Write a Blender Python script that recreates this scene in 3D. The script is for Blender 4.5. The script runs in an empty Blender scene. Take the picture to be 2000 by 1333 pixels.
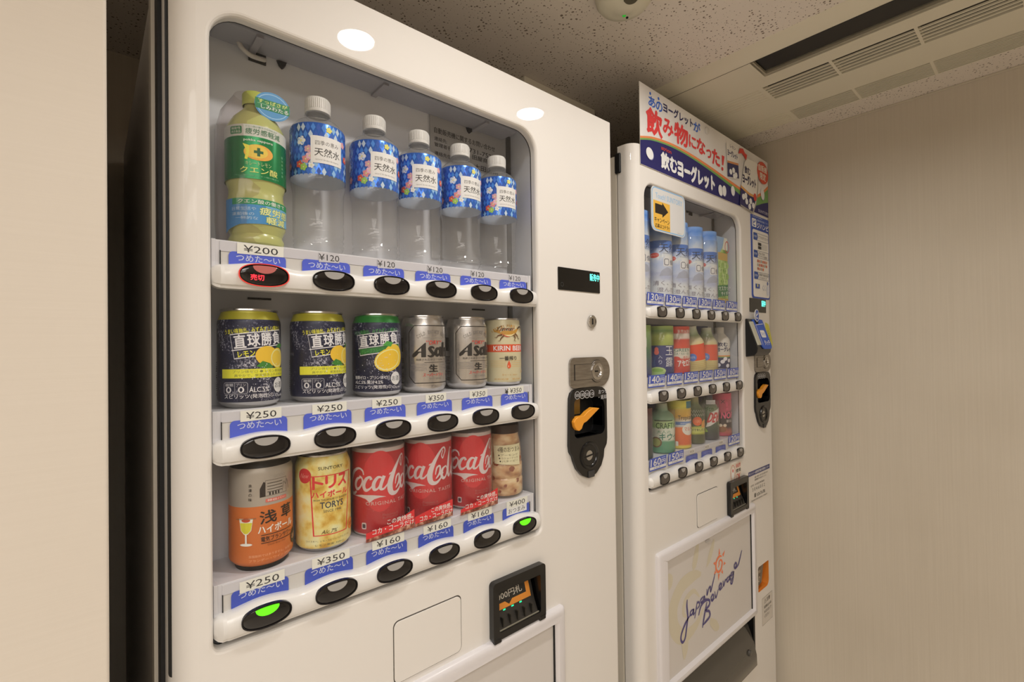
import bpy, bmesh, math, random
from mathutils import Vector, Matrix
from mathutils.geometry import tessellate_polygon
random.seed(7)
scene = bpy.context.scene
COL = scene.collection
H = 1370.0            # camera height in mm; all authoring is in mm relative to the camera
PI = math.pi

# ------------------------------------------------------------------ camera
def camera():
    f_px = 938.34
    yaw, pitch, roll = (math.radians(a) for a in (41.2337, .58299, .75997))
    fw = Vector((math.sin(yaw)*math.cos(pitch), math.cos(yaw)*math.cos(pitch), math.sin(pitch)))
    r0 = Vector((math.cos(yaw), -math.sin(yaw), 0)); d0 = fw.cross(r0)
    r = math.cos(roll)*r0 + math.sin(roll)*d0; d = -math.sin(roll)*r0 + math.cos(roll)*d0
    cd = bpy.data.cameras.new('camera'); cd.sensor_width = 36; cd.sensor_fit = 'HORIZONTAL'
    cd.lens = f_px/2000*36; cd.clip_start = .01
    o = bpy.data.objects.new('camera', cd); COL.objects.link(o)
    u = -d; b = -fw
    o.matrix_world = Matrix(((r.x,u.x,b.x,0),(r.y,u.y,b.y,0),(r.z,u.z,b.z,H/1000),(0,0,0,1)))
    scene.camera = o
camera()
cy = scene.cycles; cy.transparent_max_bounces = 14; cy.max_bounces = 5; cy.diffuse_bounces = 4; cy.glossy_bounces = 3
cy.caustics_reflective = False; cy.caustics_refractive = False; cy.sample_clamp_indirect = 5; cy.use_adaptive_sampling = True; cy.adaptive_threshold = .06; cy.adaptive_min_samples = 16; cy.use_denoising = True
w = bpy.data.worlds.new('world'); scene.world = w; w.use_nodes = True
w.node_tree.nodes['Background'].inputs[0].default_value = (1, .9, .78, 1)
w.node_tree.nodes['Background'].inputs[1].default_value = .05
vs = scene.view_settings
vs.view_transform = 'Standard'; vs.look = 'None'; vs.gamma = 1; vs.use_curve_mapping = False
vs.exposure = -0.82
LAMP_W = 4.5          # watts of each ceiling downlight of the front row
LAMP_COL = (1, .96, .905)
# ceiling downlights (x, y, watts): the front pair is mirrored in the first machine's door, the rear ones are added fill
LAMPS = [(427, 238, LAMP_W), (937, 238, LAMP_W)]+[(x, y, 10.0) for y in (-500, -1400) for x in (-100, -700, -1300)]

# ------------------------------------------------------------------ materials
MATS = {}
def lin(h, boost=1.0):
    h = h.lstrip('#'); o = []
    for i in (0, 2, 4):
        c = int(h[i:i+2], 16)/255
        c = c/12.92 if c <= .04045 else ((c+.055)/1.055)**2.4
        o.append(min(.92, c*boost))
    return (*o, 1)
def mat(key, color='#ffffff', rough=.5, metal=0, coat=0, emit=None, es=1, spec=.5, boost=1.0):
    if key in MATS: return MATS[key]
    m = bpy.data.materials.new(key); m.use_nodes = True; MATS[key] = m
    b = m.node_tree.nodes['Principled BSDF']
    b.inputs['Base Color'].default_value = lin(color, boost)
    b.inputs['Roughness'].default_value = rough; b.inputs['Metallic'].default_value = metal
    b.inputs['Specular IOR Level'].default_value = spec
    if coat: b.inputs['Coat Weight'].default_value = coat; b.inputs['Coat Roughness'].default_value = .02
    if emit: b.inputs['Emission Color'].default_value = lin(emit); b.inputs['Emission Strength'].default_value = es
    return m
def ink(c, rough=.45): return mat('ink_'+c.lstrip('#')+('' if rough == .45 else '_%g' % rough), c, rough, boost=1.25)
def nodes(m): return m.node_tree.nodes, m.node_tree.links, m.node_tree.nodes['Principled BSDF']
def ramp(nt, stops, interp='LINEAR'):
    r = nt.nodes.new('ShaderNodeValToRGB'); cr = r.color_ramp; cr.interpolation = interp
    while len(cr.elements) < len(stops): cr.elements.new(.5)
    for e, (p, c) in zip(cr.elements, stops): e.position = p; e.color = c if isinstance(c, tuple) else lin(c, 1.2)
    return r
def coords(m, scale=(1, 1, 1), out='Object'):
    n = m.node_tree.nodes; l = m.node_tree.links
    tc = n.new('ShaderNodeTexCoord'); mp = n.new('ShaderNodeMapping'); mp.inputs['Scale'].default_value = scale
    l.new(tc.outputs[out], mp.inputs[0]); return mp.outputs[0]
def noise(m, vec, scale, detail=2, rough=.5):
    t = m.node_tree.nodes.new('ShaderNodeTexNoise'); t.inputs['Scale'].default_value = scale
    t.inputs['Detail'].default_value = detail; t.inputs['Roughness'].default_value = rough
    m.node_tree.links.new(vec, t.inputs['Vector']); return t
def bump(m, h, strength=.2, dist=.001):
    b = m.node_tree.nodes.new('ShaderNodeBump'); b.inputs['Strength'].default_value = strength; b.inputs['Distance'].default_value = dist
    m.node_tree.links.new(h, b.inputs['Height']); m.node_tree.links.new(b.outputs[0], m.node_tree.nodes['Principled BSDF'].inputs['Normal'])
def noisy(key, stops, scale, vscale=(1, 1, 1), detail=3, bumps=0, **k):
    if key in MATS: return MATS[key]
    m = mat(key, **k); n, l, b = nodes(m)
    t = noise(m, coords(m, vscale), scale, detail); r = ramp(m.node_tree, stops)
    l.new(t.outputs['Fac'], r.inputs[0]); l.new(r.outputs[0], b.inputs['Base Color'])
    if bumps: bump(m, t.outputs['Fac'], bumps)
    return m
def clear(key, tint='#ffffff', haze=.05, hazecol='#ffffff', ior=1.45, rough=.03):
    """thin clear sheet: see-through, Fresnel sheen and a little white haze"""
    if key in MATS: return MATS[key]
    m = bpy.data.materials.new(key); m.use_nodes = True; MATS[key] = m
    n = m.node_tree.nodes; l = m.node_tree.links; n.clear()
    out = n.new('ShaderNodeOutputMaterial'); tr = n.new('ShaderNodeBsdfTransparent'); tr.inputs[0].default_value = lin(tint)
    if tint == '#ffffff': tr.inputs[0].default_value = (.97, .97, .97, 1)
    gl = n.new('ShaderNodeBsdfGlossy'); gl.inputs['Roughness'].default_value = rough
    d1 = n.new('ShaderNodeBsdfDiffuse'); d1.inputs[0].default_value = lin(hazecol); d2 = n.new('ShaderNodeBsdfTranslucent'); d2.inputs[0].default_value = lin(hazecol)
    df = n.new('ShaderNodeMixShader'); l.new(d1.outputs[0], df.inputs[1]); l.new(d2.outputs[0], df.inputs[2])
    m1 = n.new('ShaderNodeMixShader'); m1.inputs[0].default_value = haze
    l.new(tr.outputs[0], m1.inputs[1]); l.new(df.outputs[0], m1.inputs[2])
    lw = n.new('ShaderNodeLayerWeight'); lw.inputs[0].default_value = .5
    pw = n.new('ShaderNodeMath'); pw.operation = 'POWER'; pw.inputs[1].default_value = 4; l.new(lw.outputs['Facing'], pw.inputs[0])
    f0 = ((ior-1)/(ior+1))**2; ma = n.new('ShaderNodeMath'); ma.operation = 'MULTIPLY_ADD'; ma.inputs[1].default_value = .8; ma.inputs[2].default_value = f0; l.new(pw.outputs[0], ma.inputs[0])
    m2 = n.new('ShaderNodeMixShader'); l.new(ma.outputs[0], m2.inputs[0]); l.new(m1.outputs[0], m2.inputs[1]); l.new(gl.outputs[0], m2.inputs[2])
    l.new(m2.outputs[0], out.inputs[0]); return m

WHITE = mat('white_paint', '#ece8e3', .55, coat=.32, spec=.25)
MATTEW = mat('white_plastic', '#e9e7e4', .28, coat=.3)
FRAMEW = mat('frame_plastic', '#e6e3e6', .3, coat=.25)
GREYIN = noisy('display_lining', [(.35, '#d6d7db'), (.7, '#dcdde1')], 3, rough=.5)
SHELFW = mat('shelf_plastic', '#e2e1e5', .35)
RAIL = mat('rail_plastic', '#d9d8de', .3, coat=.3)
CABGREY = noisy('cabinet_steel', [(.3, '#cdc6bf'), (.7, '#d6cfc8')], 2, rough=.45)
BLACK = mat('black_plastic', '#0d0d0e', .25, coat=.2)
BLACKM = mat('black_matt', '#0a0a0b', .6)
GASKET = mat('gasket_rubber', '#15171a', .6)
CHROME = mat('steel', '#c9c6c2', .18, metal=1)
STEEL = noisy('brushed_steel', [(.3, '#8d8984'), (.7, '#a39f9a')], 30, (1, 1, 8), rough=.32, metal=1)
ALU = mat('aluminium', '#d6d4d2', .22, metal=1)
BTN = mat('button_black', '#141214', .12, coat=.6)
LENS = mat('button_lens', '#a9a6a3', .2)
LENSG = mat('button_lens_green', '#59e01a', .3, emit='#62f017', es=1.6)
LENSR = mat('button_lens_red', '#b9706c', .25, emit='#7a1812', es=.5)
REDLED = mat('red_led', '#ff2a30', .4, emit='#ff3040', es=3)
GREENLED = mat('green_led', '#20d090', .4, emit='#25e0a0', es=2.2)
CYANLED = mat('cyan_led', '#60f0e0', .4, emit='#6af5e2', es=2.5)
ORANGE = mat('orange_plastic', '#f0a030', .35)
PANE = clear('window_pane', '#ffffff', .012, ior=1.35)
PET = clear('clear_plastic', '#ffffff', .13, '#ffffff', 1.5)
TUBE = clear('acrylic_tube', '#ffffff', .06, '#ffffff', 1.4)

# ------------------------------------------------------------------ mesh builder
ORG = {}
class MB:
    def __init__(s, off=(0, 0, 0)): s.v = []; s.f = []; s.mi = []; s.mats = []; s.off = off
    def _m(s, m):
        if m not in s.mats: s.mats.append(m)
        return s.mats.index(m)
    def add(s, vs, fs, m):
        b = len(s.v); o = s.off
        s.v += [(x+o[0], y+o[1], z+o[2]) for x, y, z in vs]
        k = s._m(m)
        for f in fs: s.f.append(tuple(i+b for i in f)); s.mi.append(k)
        return s
    def box(s, x0, x1, y0, y1, z0, z1, m):
        vs = [(x, y, z) for z in (z0, z1) for y in (y0, y1) for x in (x0, x1)]
        return s.add(vs, [(0, 2, 3, 1), (4, 5, 7, 6), (0, 1, 5, 4), (2, 6, 7, 3), (0, 4, 6, 2), (1, 3, 7, 5)], m)
    def plate(s, loops, y, m, axes='xz'):
        """flat face with holes at y (axes xz) or at z (axes xy)"""
        L = [[Vector((p[0], p[1], 0)) for p in lp] for lp in loops]
        pts = [p for lp in loops for p in lp]
        tr = tessellate_polygon(L)
        vs = [(p[0], y, p[1]) if axes == 'xz' else (p[0], p[1], y) for p in pts]
        return s.add(vs, [t for t in tr], m)
    def band(s, loop, y0, y1, m, axes='xz', loop1=None):
        n = len(loop); l1 = loop1 or loop
        f = (lambda p, y: (p[0], y, p[1])) if axes == 'xz' else (lambda p, y: (p[0], p[1], y))
        vs = [f(p, y0) for p in loop]+[f(p, y1) for p in l1]
        return s.add(vs, [(i, (i+1) % n, n+(i+1) % n, n+i) for i in range(n)], m)
    def prism(s, loop, y0, y1, m, axes='xz', side=None):
        s.plate([loop], y0, m, axes); s.plate([loop], y1, side or m, axes); return s.band(loop, y0, y1, side or m, axes)
    def ring(s, outer, inner, y0, y1, m, axes='xz'):
        s.plate([outer, inner], y0, m, axes); s.plate([outer, inner], y1, m, axes); s.band(outer, y0, y1, m, axes); return s.band(inner, y0, y1, m, axes)
    def lathe(s, prof, m, n=40, c=(0, 0), a0=0, a1=2*PI):
        """prof: list of (r, z[, mat of the band above])"""
        full = abs(a1-a0-2*PI) < 1e-6; k = n if full else n+1
        for (p, q) in zip(prof[:-1], prof[1:]):
            mm = p[2] if len(p) > 2 else m; vs = []
            for (r, z) in (p[:2], q[:2]):
                for i in range(k):
                    a = a0+(a1-a0)*i/n; vs.append((c[0]+r*math.sin(a), c[1]-r*math.cos(a), z))
            s.add(vs, [(i, (i+1) % k, k+(i+1) % k, k+i) for i in range(n)], mm)
        return s
    def tube(s, path, r, m, n=8, caps=True):
        P = [Vector(p) for p in path]; vs = []
        for i, p in enumerate(P):
            t = (P[min(i+1, len(P)-1)]-P[max(i-1, 0)]).normalized()
            a = t.cross(Vector((0, 0, 1)) if abs(t.z) < .9 else Vector((1, 0, 0))).normalized(); b = t.cross(a)
            rr = r[i] if isinstance(r, (list, tuple)) else r
            vs += [tuple(p+rr*(math.cos(2*PI*j/n)*a+math.sin(2*PI*j/n)*b)) for j in range(n)]
        fs = [(i*n+j, i*n+(j+1) % n, (i+1)*n+(j+1) % n, (i+1)*n+j) for i in range(len(P)-1) for j in range(n)]
        if caps: fs += [tuple(range(n)), tuple((len(P)-1)*n+j for j in range(n))]
        return s.add(vs, fs, m)
    def dome(s, cx, cz, rx, rz, y0, bulge, m, n=28, e=2.0, rings=5):
        """elliptic cushion facing -y: edge at y0, centre bulging forward"""
        vs = []; fs = []
        for k in range(rings+1):
            t = k/rings; q = math.cos(t*PI/2) if k < rings else 0
            for i in range(n):
                a = 2*PI*i/n; ca, sa = math.cos(a), math.sin(a)
                vs.append((cx+rx*q*math.copysign(abs(ca)**(2/e), ca), y0-bulge*math.sin(t*PI/2), cz+rz*q*math.copysign(abs(sa)**(2/e), sa)))
        for k in range(rings):
            for i in range(n): fs.append((k*n+i, k*n+(i+1) % n, (k+1)*n+(i+1) % n, (k+1)*n+i))
        return s.add(vs, fs, m)
    def build(s, name, parent=None, org=None, bevel=0, angle=38, loc=None, seg=2, merge=True):
        o0 = org if org is not None else (ORG.get(parent.name, (0, 0, 0)) if parent else (0, 0, 0))
        me = bpy.data.meshes.new(name)
        me.from_pydata([((x-o0[0])/1000, (y-o0[1])/1000, (z-o0[2])/1000) for x, y, z in s.v], [], s.f)
        for m in s.mats: me.materials.append(m)
        me.polygons.foreach_set('material_index', s.mi)
        bm = bmesh.new(); bm.from_mesh(me)
        if merge: bmesh.ops.remove_doubles(bm, verts=bm.verts, dist=1e-6)
        if merge: bmesh.ops.recalc_face_normals(bm, faces=bm.faces)
        bm.to_mesh(me); bm.free()
        me.polygons.foreach_set('use_smooth', [True]*len(me.polygons))
        me.set_sharp_from_angle(angle=math.radians(angle))
        o = bpy.data.objects.new(name, me); COL.objects.link(o)
        if parent: o.parent = parent
        ORG[o.name] = o0
        if loc: o.location = (loc[0]/1000, loc[1]/1000, (loc[2]+H)/1000)
        if bevel:
            b = o.modifiers.new('bevel', 'BEVEL'); b.width = bevel/1000; b.segments = seg; b.harden_normals = True; b.limit_method = 'ANGLE'; b.angle_limit = math.radians(40)
        return o
def world_mesh(mb, name, org, **k):
    """top-level mesh whose origin sits at org (mm)"""
    return mb.build(name, None, org=org, loc=org, **k)
def tag(o, label=None, cat=None, group=None, kind=None):
    if label: o['label'] = label
    if cat: o['category'] = cat
    if group: o['group'] = group
    if kind: o['kind'] = kind
    return o
def thing(name, label, cat, loc, group=None, rotz=0):
    o = bpy.data.objects.new(name, None); COL.objects.link(o); o.empty_display_size = .02
    o.location = (loc[0]/1000, loc[1]/1000, (loc[2]+H)/1000); o.rotation_euler = (0, 0, rotz)
    ORG[o.name] = loc; return tag(o, label, cat, group)
def dup(root, loc, label, rotz=0):
    r = root.copy(); COL.objects.link(r); r.location = (loc[0]/1000, loc[1]/1000, (loc[2]+H)/1000); r.rotation_euler = (0, 0, rotz)
    r['label'] = label
    for ch in list(root.children):
        c = ch.copy(); COL.objects.link(c); c.parent = r
        for g in ch.children: d = g.copy(); COL.objects.link(d); d.parent = c
    return r
def rrect(x0, x1, z0, z1, r=5, n=6):
    """rounded rectangle; r = one radius or (top-left, top-right, bottom-right, bottom-left)"""
    rs = r if isinstance(r, tuple) else (r,)*4; o = []
    for (cx, cz, rr, a) in ((x0+rs[0], z1-rs[0], rs[0], PI), (x1-rs[1], z1-rs[1], rs[1], PI/2), (x1-rs[2], z0+rs[2], rs[2], 0), (x0+rs[3], z0+rs[3], rs[3], -PI/2)):
        for i in range(n+1):
            t = a-PI/2*i/n; o.append((cx+rr*math.cos(t), cz+rr*math.sin(t)))
    return o
def ellipse(cx, cz, rx, rz, n=28, e=2.0):
    o = []
    for i in range(n):
        a = 2*PI*i/n; c, s_ = math.cos(a), math.sin(a)
        o.append((cx+rx*math.copysign(abs(c)**(2/e), c), cz+rz*math.copysign(abs(s_)**(2/e), s_)))
    return o
def spline(pts, sub=6):
    P = [tuple(map(float, p)) for p in pts]; P = [P[0]]+P+[P[-1]]; o = []
    for i in range(1, len(P)-2):
        for k in range(sub):
            t = k/sub
            o.append(tuple(.5*(2*b+(c-a)*t+(2*a-5*b+4*c-d)*t*t+(3*b-a-3*c+d)*t**3) for a, b, c, d in zip(P[i-1], P[i], P[i+1], P[i+2])))
    return o+[P[-2]]

# ------------------------------------------------------------------ flat print (lettering and graphics)
TC = {}
_tcu = bpy.data.curves.new('lettering', 'FONT'); _tob = bpy.data.objects.new('lettering', _tcu); _tcu.resolution_u = 2
def glyphs(s, bold=0.0, spacing=1.0):
    k = (s, bold, spacing)
    if k not in TC:
        _tcu.body = s; _tcu.offset = bold; _tcu.space_character = spacing
        m = _tob.to_mesh(); v = [(p.co.x, p.co.y) for p in m.vertices]; f = [tuple(p.vertices) for p in m.polygons]; _tob.to_mesh_clear()
        if not v: v = [(0, 0), (1, 1)]
        xs = [p[0] for p in v]; ys = [p[1] for p in v]; x0, x1, y0, y1 = min(xs), max(xs), min(ys), max(ys)
        TC[k] = ([((p[0]-x0)/max(1e-6, x1-x0), (p[1]-y0)/max(1e-6, y1-y0)) for p in v], f)
    return TC[k]
class Print:
    def __init__(s, du=0, dv=0): s.L = []; s.n = 0; s.du = du; s.dv = dv; s.q = None
    def put(s, vs, fs, m, up=True):
        if up: s.n += 1
        if s.q: vs = [s.q(*p) for p in vs]
        s.L.append(([(a+s.du, b+s.dv) for a, b in vs], fs, m if not isinstance(m, str) else ink(m), s.n)); return s
    def rect(s, a, b, c, d, m, **k): return s.put([(a, c), (b, c), (b, d), (a, d)], [(0, 1, 2, 3)], m, **k)
    def poly(s, pts, m, **k): return s.put(pts, list(tessellate_polygon([[Vector((p[0], p[1], 0)) for p in pts]])), m, **k)
    def ell(s, cx, cy, rx, ry, m, rot=0, n=22, **k):
        a = math.radians(rot); c, d = math.cos(a), math.sin(a)
        return s.poly([(cx+x*c-y*d, cy+x*d+y*c) for x, y in ellipse(0, 0, rx, ry, n)], m, **k)
    def ringe(s, cx, cy, rx, ry, wd, m, n=24):
        o = ellipse(cx, cy, rx, ry, n); i = ellipse(cx, cy, rx-wd, ry-wd, n)
        return s.put(o+i, [(j, (j+1) % n, n+(j+1) % n, n+j) for j in range(n)], m)
    def rr(s, a, b, c, d, r, m, **k): return s.poly(rrect(a, b, c, d, r, 4), m, **k)
    def line(s, pts, wd, m, closed=False, sub=0):
        if sub: pts = spline(pts, sub)
        n = len(pts); vs = []
        for i, p in enumerate(pts):
            q0 = pts[(i-1) % n] if (closed or i) else p; q1 = pts[(i+1) % n] if (closed or i < n-1) else p
            tx, ty = q1[0]-q0[0], q1[1]-q0[1]; L = math.hypot(tx, ty) or 1
            w_ = (p[2] if len(p) > 2 else wd)/2; vs += [(p[0]-ty/L*w_, p[1]+tx/L*w_), (p[0]+ty/L*w_, p[1]-tx/L*w_)]
        fs = [(2*i, 2*i+1, 2*((i+1) % n)+1, 2*((i+1) % n)) for i in range(n if closed else n-1)]
        return s.put(vs, fs, m)
    def text(s, t, a, b, c, d, m, bold=.012, shear=0, rot=0, edge=None, ew=.05, sp=1.0):
        if edge: s.text(t, a-ew*8, b+ew*8, c-ew*8, d+ew*8, edge, bold+ew, shear, rot, sp=sp)
        b0 = 0; v, f = glyphs(t, b0, sp); W, Hh = b-a, d-c; cx, cy = (a+b)/2, (c+d)/2; r = math.radians(rot); co, si = math.cos(r), math.sin(r); o = []
        for x, y in v:
            X = (x-.5)*W+shear*(y-.5)*Hh; Y = (y-.5)*Hh; o.append((cx+X*co-Y*si, cy+X*si+Y*co))
        if bold > .009:
            d = (bold-.003)*min(Hh, W)*.9; nv = len(o); vs_ = []; fs_ = []
            for k, (ax, ay) in enumerate(((0, 0), (d, 0), (-d, 0), (0, d), (0, -d))):
                s.put([(x+ax, y+ay) for x, y in o], f, m, up=(k == 0)); s.n += .12
            return s
        return s.put(o, f, m)
    def emit(s, mb, fn, eps=.025, strip=0):
        for vs, fs, m, n in s.L:
            if not strip: mb.add([fn(u, v, n*eps) for u, v in vs], fs, m); continue
            ov = []; of = []
            for f in fs:
                P = [vs[i] for i in f]; u0 = min(p[0] for p in P); u1 = max(p[0] for p in P)
                for k in range(math.floor(u0/strip), math.floor(u1/strip)+1):
                    Q = clipu(clipu(P, k*strip, 1), (k+1)*strip, -1)
                    if len(Q) > 2: b = len(ov); ov += [fn(u, v, n*eps) for u, v in Q]; of.append(tuple(range(b, b+len(Q))))
            if of: mb.add(ov, of, m)
        return mb
def clipu(P, c, sg):
    o = []
    for i, p in enumerate(P):
        q = P[(i+1) % len(P)]; a = sg*(p[0]-c); b = sg*(q[0]-c)
        if a >= 0: o.append(p)
        if (a > 0 > b) or (a < 0 < b): t = a/(a-b); o.append((c, p[1]+t*(q[1]-p[1])))
    return o
def flat(y): return lambda u, v, l: (u, y-l, v)
def cyl(r, phi=0): return lambda u, v, l: ((r+l)*math.sin(u/r+phi), -(r+l)*math.cos(u/r+phi), v)
def flat_print(p, y, name, parent, off=(0, 0, 0), org=None, eps=.03):
    return p.emit(MB(off), flat(y), eps).build(name, parent, org=org, merge=False)
def wrap_print(p, r, name, parent, phi=0, eps=.02):
    return p.emit(MB(), cyl(r+.12, phi), eps, strip=r*math.radians(7)).build(name, parent, org=(0, 0, 0), merge=False)
# ------------------------------------------------------------------ the room
ZC = 660; XW = 1684; YB = 1364; XL = -2000; YR = -2400; ZF = -H
def wall_mat(key, stops, axis):
    m = mat(key, rough=.75); n, l, b = nodes(m)
    sc = {'v': (1, 1, .012), 'h': (.012, 1, 1)}[axis]
    t = noise(m, coords(m, sc), 260, 3, .6); t2 = noise(m, coords(m), 2.2, 2)
    mx = n.new('ShaderNodeMath'); mx.operation = 'MULTIPLY_ADD'; mx.inputs[1].default_value = .45
    l.new(t.outputs['Fac'], mx.inputs[0]); l.new(t2.outputs['Fac'], mx.inputs[2])
    r = ramp(m.node_tree, stops); l.new(mx.outputs[0], r.inputs[0]); l.new(r.outputs[0], b.inputs['Base Color'])
    bump(m, t.outputs['Fac'], .25 if axis == 'v' else .08, .0012); return m
WALLV = wall_mat('ribbed_wallpaper', [(.45, '#b9af9f'), (.95, '#c5bcad')], 'v')
WALLH = wall_mat('streaked_wallpaper', [(.2, '#c8bfb3'), (1.1, '#d1c9be')], 'h')
def ceiling_mat():
    m = mat('acoustic_tile', rough=.85); n, l, b = nodes(m)
    co = coords(m); nz = noise(m, co, 55, 2); add = n.new('ShaderNodeVectorMath'); add.operation = 'MULTIPLY_ADD'
    add.inputs[1].default_value = (.008, .008, .008); l.new(nz.outputs['Color'], add.inputs[0]); l.new(co, add.inputs[2])
    v = n.new('ShaderNodeTexVoronoi'); v.voronoi_dimensions = '2D'; v.inputs['Scale'].default_value = 130; l.new(add.outputs[0], v.inputs['Vector'])
    sep = n.new('ShaderNodeSeparateColor'); l.new(v.outputs['Color'], sep.inputs[0])
    cl = noise(m, co, 16, 2)
    th = n.new('ShaderNodeMath'); th.operation = 'MULTIPLY'; l.new(sep.outputs[0], th.inputs[0]); l.new(cl.outputs['Fac'], th.inputs[1])
    th2 = n.new('ShaderNodeMath'); th2.operation = 'MULTIPLY_ADD'; th2.inputs[1].default_value = .62; th2.inputs[2].default_value = -.075; l.new(th.outputs[0], th2.inputs[0])
    lt = n.new('ShaderNodeMath'); lt.operation = 'LESS_THAN'; l.new(v.outputs['Distance'], lt.inputs[0]); l.new(th2.outputs[0], lt.inputs[1])
    mix = n.new('ShaderNodeMix'); mix.data_type = 'RGBA'; mix.inputs['A'].default_value = lin('#d9d0c5', 1.15); mix.inputs['B'].default_value = lin('#85786a')
    l.new(lt.outputs[0], mix.inputs['Factor']); l.new(mix.outputs['Result'], b.inputs['Base Color'])
    inv = n.new('ShaderNodeMath'); inv.operation = 'SUBTRACT'; inv.inputs[0].default_value = 1; l.new(lt.outputs[0], inv.inputs[1]); bump(m, inv.outputs[0], .3, .001)
    return m
CEIL = ceiling_mat()
FLOOR = noisy('floor_tile', [(.3, '#c9c0b4'), (.7, '#d3cabe')], 6, rough=.4)
def struct(mb, name, org, **k): return tag(world_mesh(mb, name, org, **k), kind='structure')
struct(MB().box(XL, XW, YR, YB, ZF-60, ZF, FLOOR), 'floor', (0, 0, ZF))
struct(MB().box(XL, XW, YR, YB, ZC, ZC+60, CEIL), 'ceiling', (0, 0, ZC))
struct(MB().box(XW, XW+80, YR, YB, ZF, ZC, WALLV), 'wall_right', (XW, 0, ZF))
struct(MB().box(XL, XW, YB, YB+80, ZF, ZC, WALLV), 'wall_back', (0, YB, ZF))
struct(MB().box(XL, 11.3, 552, YB, ZF, ZC, WALLH), 'wall_left', (0, 552, ZF), bevel=3)
struct(MB().box(XL-80, XL, YR, YB, ZF, ZC, WALLV), 'wall_side', (XL, 0, ZF))
struct(MB().box(XL, XW, YR-80, YR, ZF, ZC, WALLV), 'wall_rear', (0, YR, ZF))
TRIM = mat('cream_trim', '#cfc6b4', .5)
struct(MB().box(XW-3, XW, YR, YB, ZC-6, ZC-.2, TRIM), 'trim_1', (XW, 0, ZC), bevel=1)

# ------------------------------------------------------------------ ceiling downlights and added rear fill lamps
LAMPM = mat('lamp_disc', '#fff2dd', .4, emit='#ffe9c8', es=14)
REFL = mat('lamp_reflector', '#d8d4cc', .25)
where = ['in front of the near machine', 'between the two machines', 'added for fill behind the camera, nearest the machines', 'added for fill behind the camera, second along', 'added for fill behind the camera, beside the side wall',
         'added for fill in the rear row, nearest the ribbed wall', 'added for fill in the middle of the rear row', 'added for fill in the rear row beside the side wall']
for (x, y, watts), wh in zip(LAMPS, where):
    t = thing('ceiling_downlight_or_fill', 'round recessed ceiling downlight '+wh, 'downlight', (x, y, ZC), 'ceiling downlights')
    k = 1 if y > 0 else 8
    MB().lathe([(38*k, -1), (38*k+12, -1), (38*k+14, -4), (38*k+12, -6), (38*k+1, -6), (38*k, -1)], REFL, 48).build('trim_ring', t, org=(0, 0, 0))
    ld = bpy.data.lights.new('downlight_or_fill_lamp', 'AREA'); ld.shape = 'DISK'; ld.size = .074*k; ld.energy = watts; ld.color = LAMP_COL
    ld.spread = math.radians(165)
    lo = bpy.data.objects.new('downlight_or_fill_lamp', ld); COL.objects.link(lo); lo.parent = t; lo.location = (0, 0, -.004)

# ------------------------------------------------------------------ air conditioner in the ceiling
ACW = mat('ac_plastic', '#e0d9c4', .45); ACD = mat('ac_dark', '#0c0b0c', .35); ACI = mat('ac_inside', '#2f2b21', .6)
ZB = 638
ac = thing('ceiling_air_conditioner', 'long cream ceiling air conditioner panel with black intake slot and slatted grilles', 'air conditioner', (1325, 150, ZB))
Y0, Y1 = -420, 690
segs = [(481, 338), (332, 187), (181, 36), (30, -115), (-121, -266)]
slot = (1133, 1219, Y0+60, 457)
hole = lambda a, b, c, d: [(a, c), (b, c), (b, d), (a, d)]
m = MB()
outer = [(1131, Y0+20), (1528, Y0+20), (1528, Y1), (1131, Y1)]
holes = [hole(slot[0], slot[1], slot[2], slot[3])]
for (b, a) in segs: holes += [hole(1266, 1349, a, b), hole(1450, 1533-8, a, b)]
m.plate([outer]+holes, ZB, ACW, 'xy')
# bevelled rims up to the ceiling
m.add([(1131, Y0+20, ZB), (1131, Y1, ZB), (1112, Y1, ZB+8), (1112, Y0, ZB+8), (1101, Y1, ZC), (1101, Y0, ZC)], [(0, 1, 2, 3), (3, 2, 4, 5)], ACW)
m.add([(1528, Y0+20, ZB), (1528, Y1, ZB), (1554, Y1, ZC), (1554, Y0, ZC)], [(0, 1, 2, 3)], ACW)
m.add([(1131, Y1, ZB), (1528, Y1, ZB), (1554, Y1+16, ZC), (1101, Y1+16, ZC), (1131, Y0+20, ZB), (1528, Y0+20, ZB), (1554, Y0, ZC), (1101, Y0, ZC)], [(0, 1, 2, 3), (4, 5, 6, 7)], ACW)
for h in holes: m.band(h, ZB, ZB+16, ACW, 'xy')
for h in holes[1:]: m.plate([h], ZB+16, ACI, 'xy')
m.build('panel', ac)
MB().box(1131.4, 1132.6, Y0+30, Y1-10, ZB-.4, ZB+.1, ACI).build('panel_seam', ac)
m = MB(); fl = hole(slot[0], slot[1], slot[2], slot[3])
m.plate([fl], ZB+15.5, ACD, 'xy'); m.build('intake_recess', ac)
m = MB(); m.box(1141, 1199, slot[2]+4, 447, ZB+4, ZB+7, ACD); m.build('intake_flap', ac, bevel=1.2)
fr = mat('slot_edge', '#a69f8c', .3)
MB().box(1206, 1211, slot[2]+4, 450, ZB-1, ZB+6, fr).build('slot_bead', ac, bevel=1)
MB().box(1134, 1210, 449, 453, ZB-1, ZB+6, fr).build('slot_bead', ac, bevel=1)
for (b, a) in segs:
    for i in range(5):
        x = 1266+83*(i+1)/6; MB().box(x-2.1, x+2.1, a, b, ZB-.3, ZB+3.2, ACW).build('slat', ac)
    for i in range(9):
        x = 1450+75*(i+1)/10; MB().box(x-1.25, x+1.25, a, b, ZB-.3, ZB+3.2, ACW).build('slat', ac)
for i in range(6):
    x = 1266+83*(i+.5)/6; MB().box(x-1.6, x+1.6, 492, 680, ZB-.9, ZB+.2, ACW).build('moulded_rib', ac)
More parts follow.
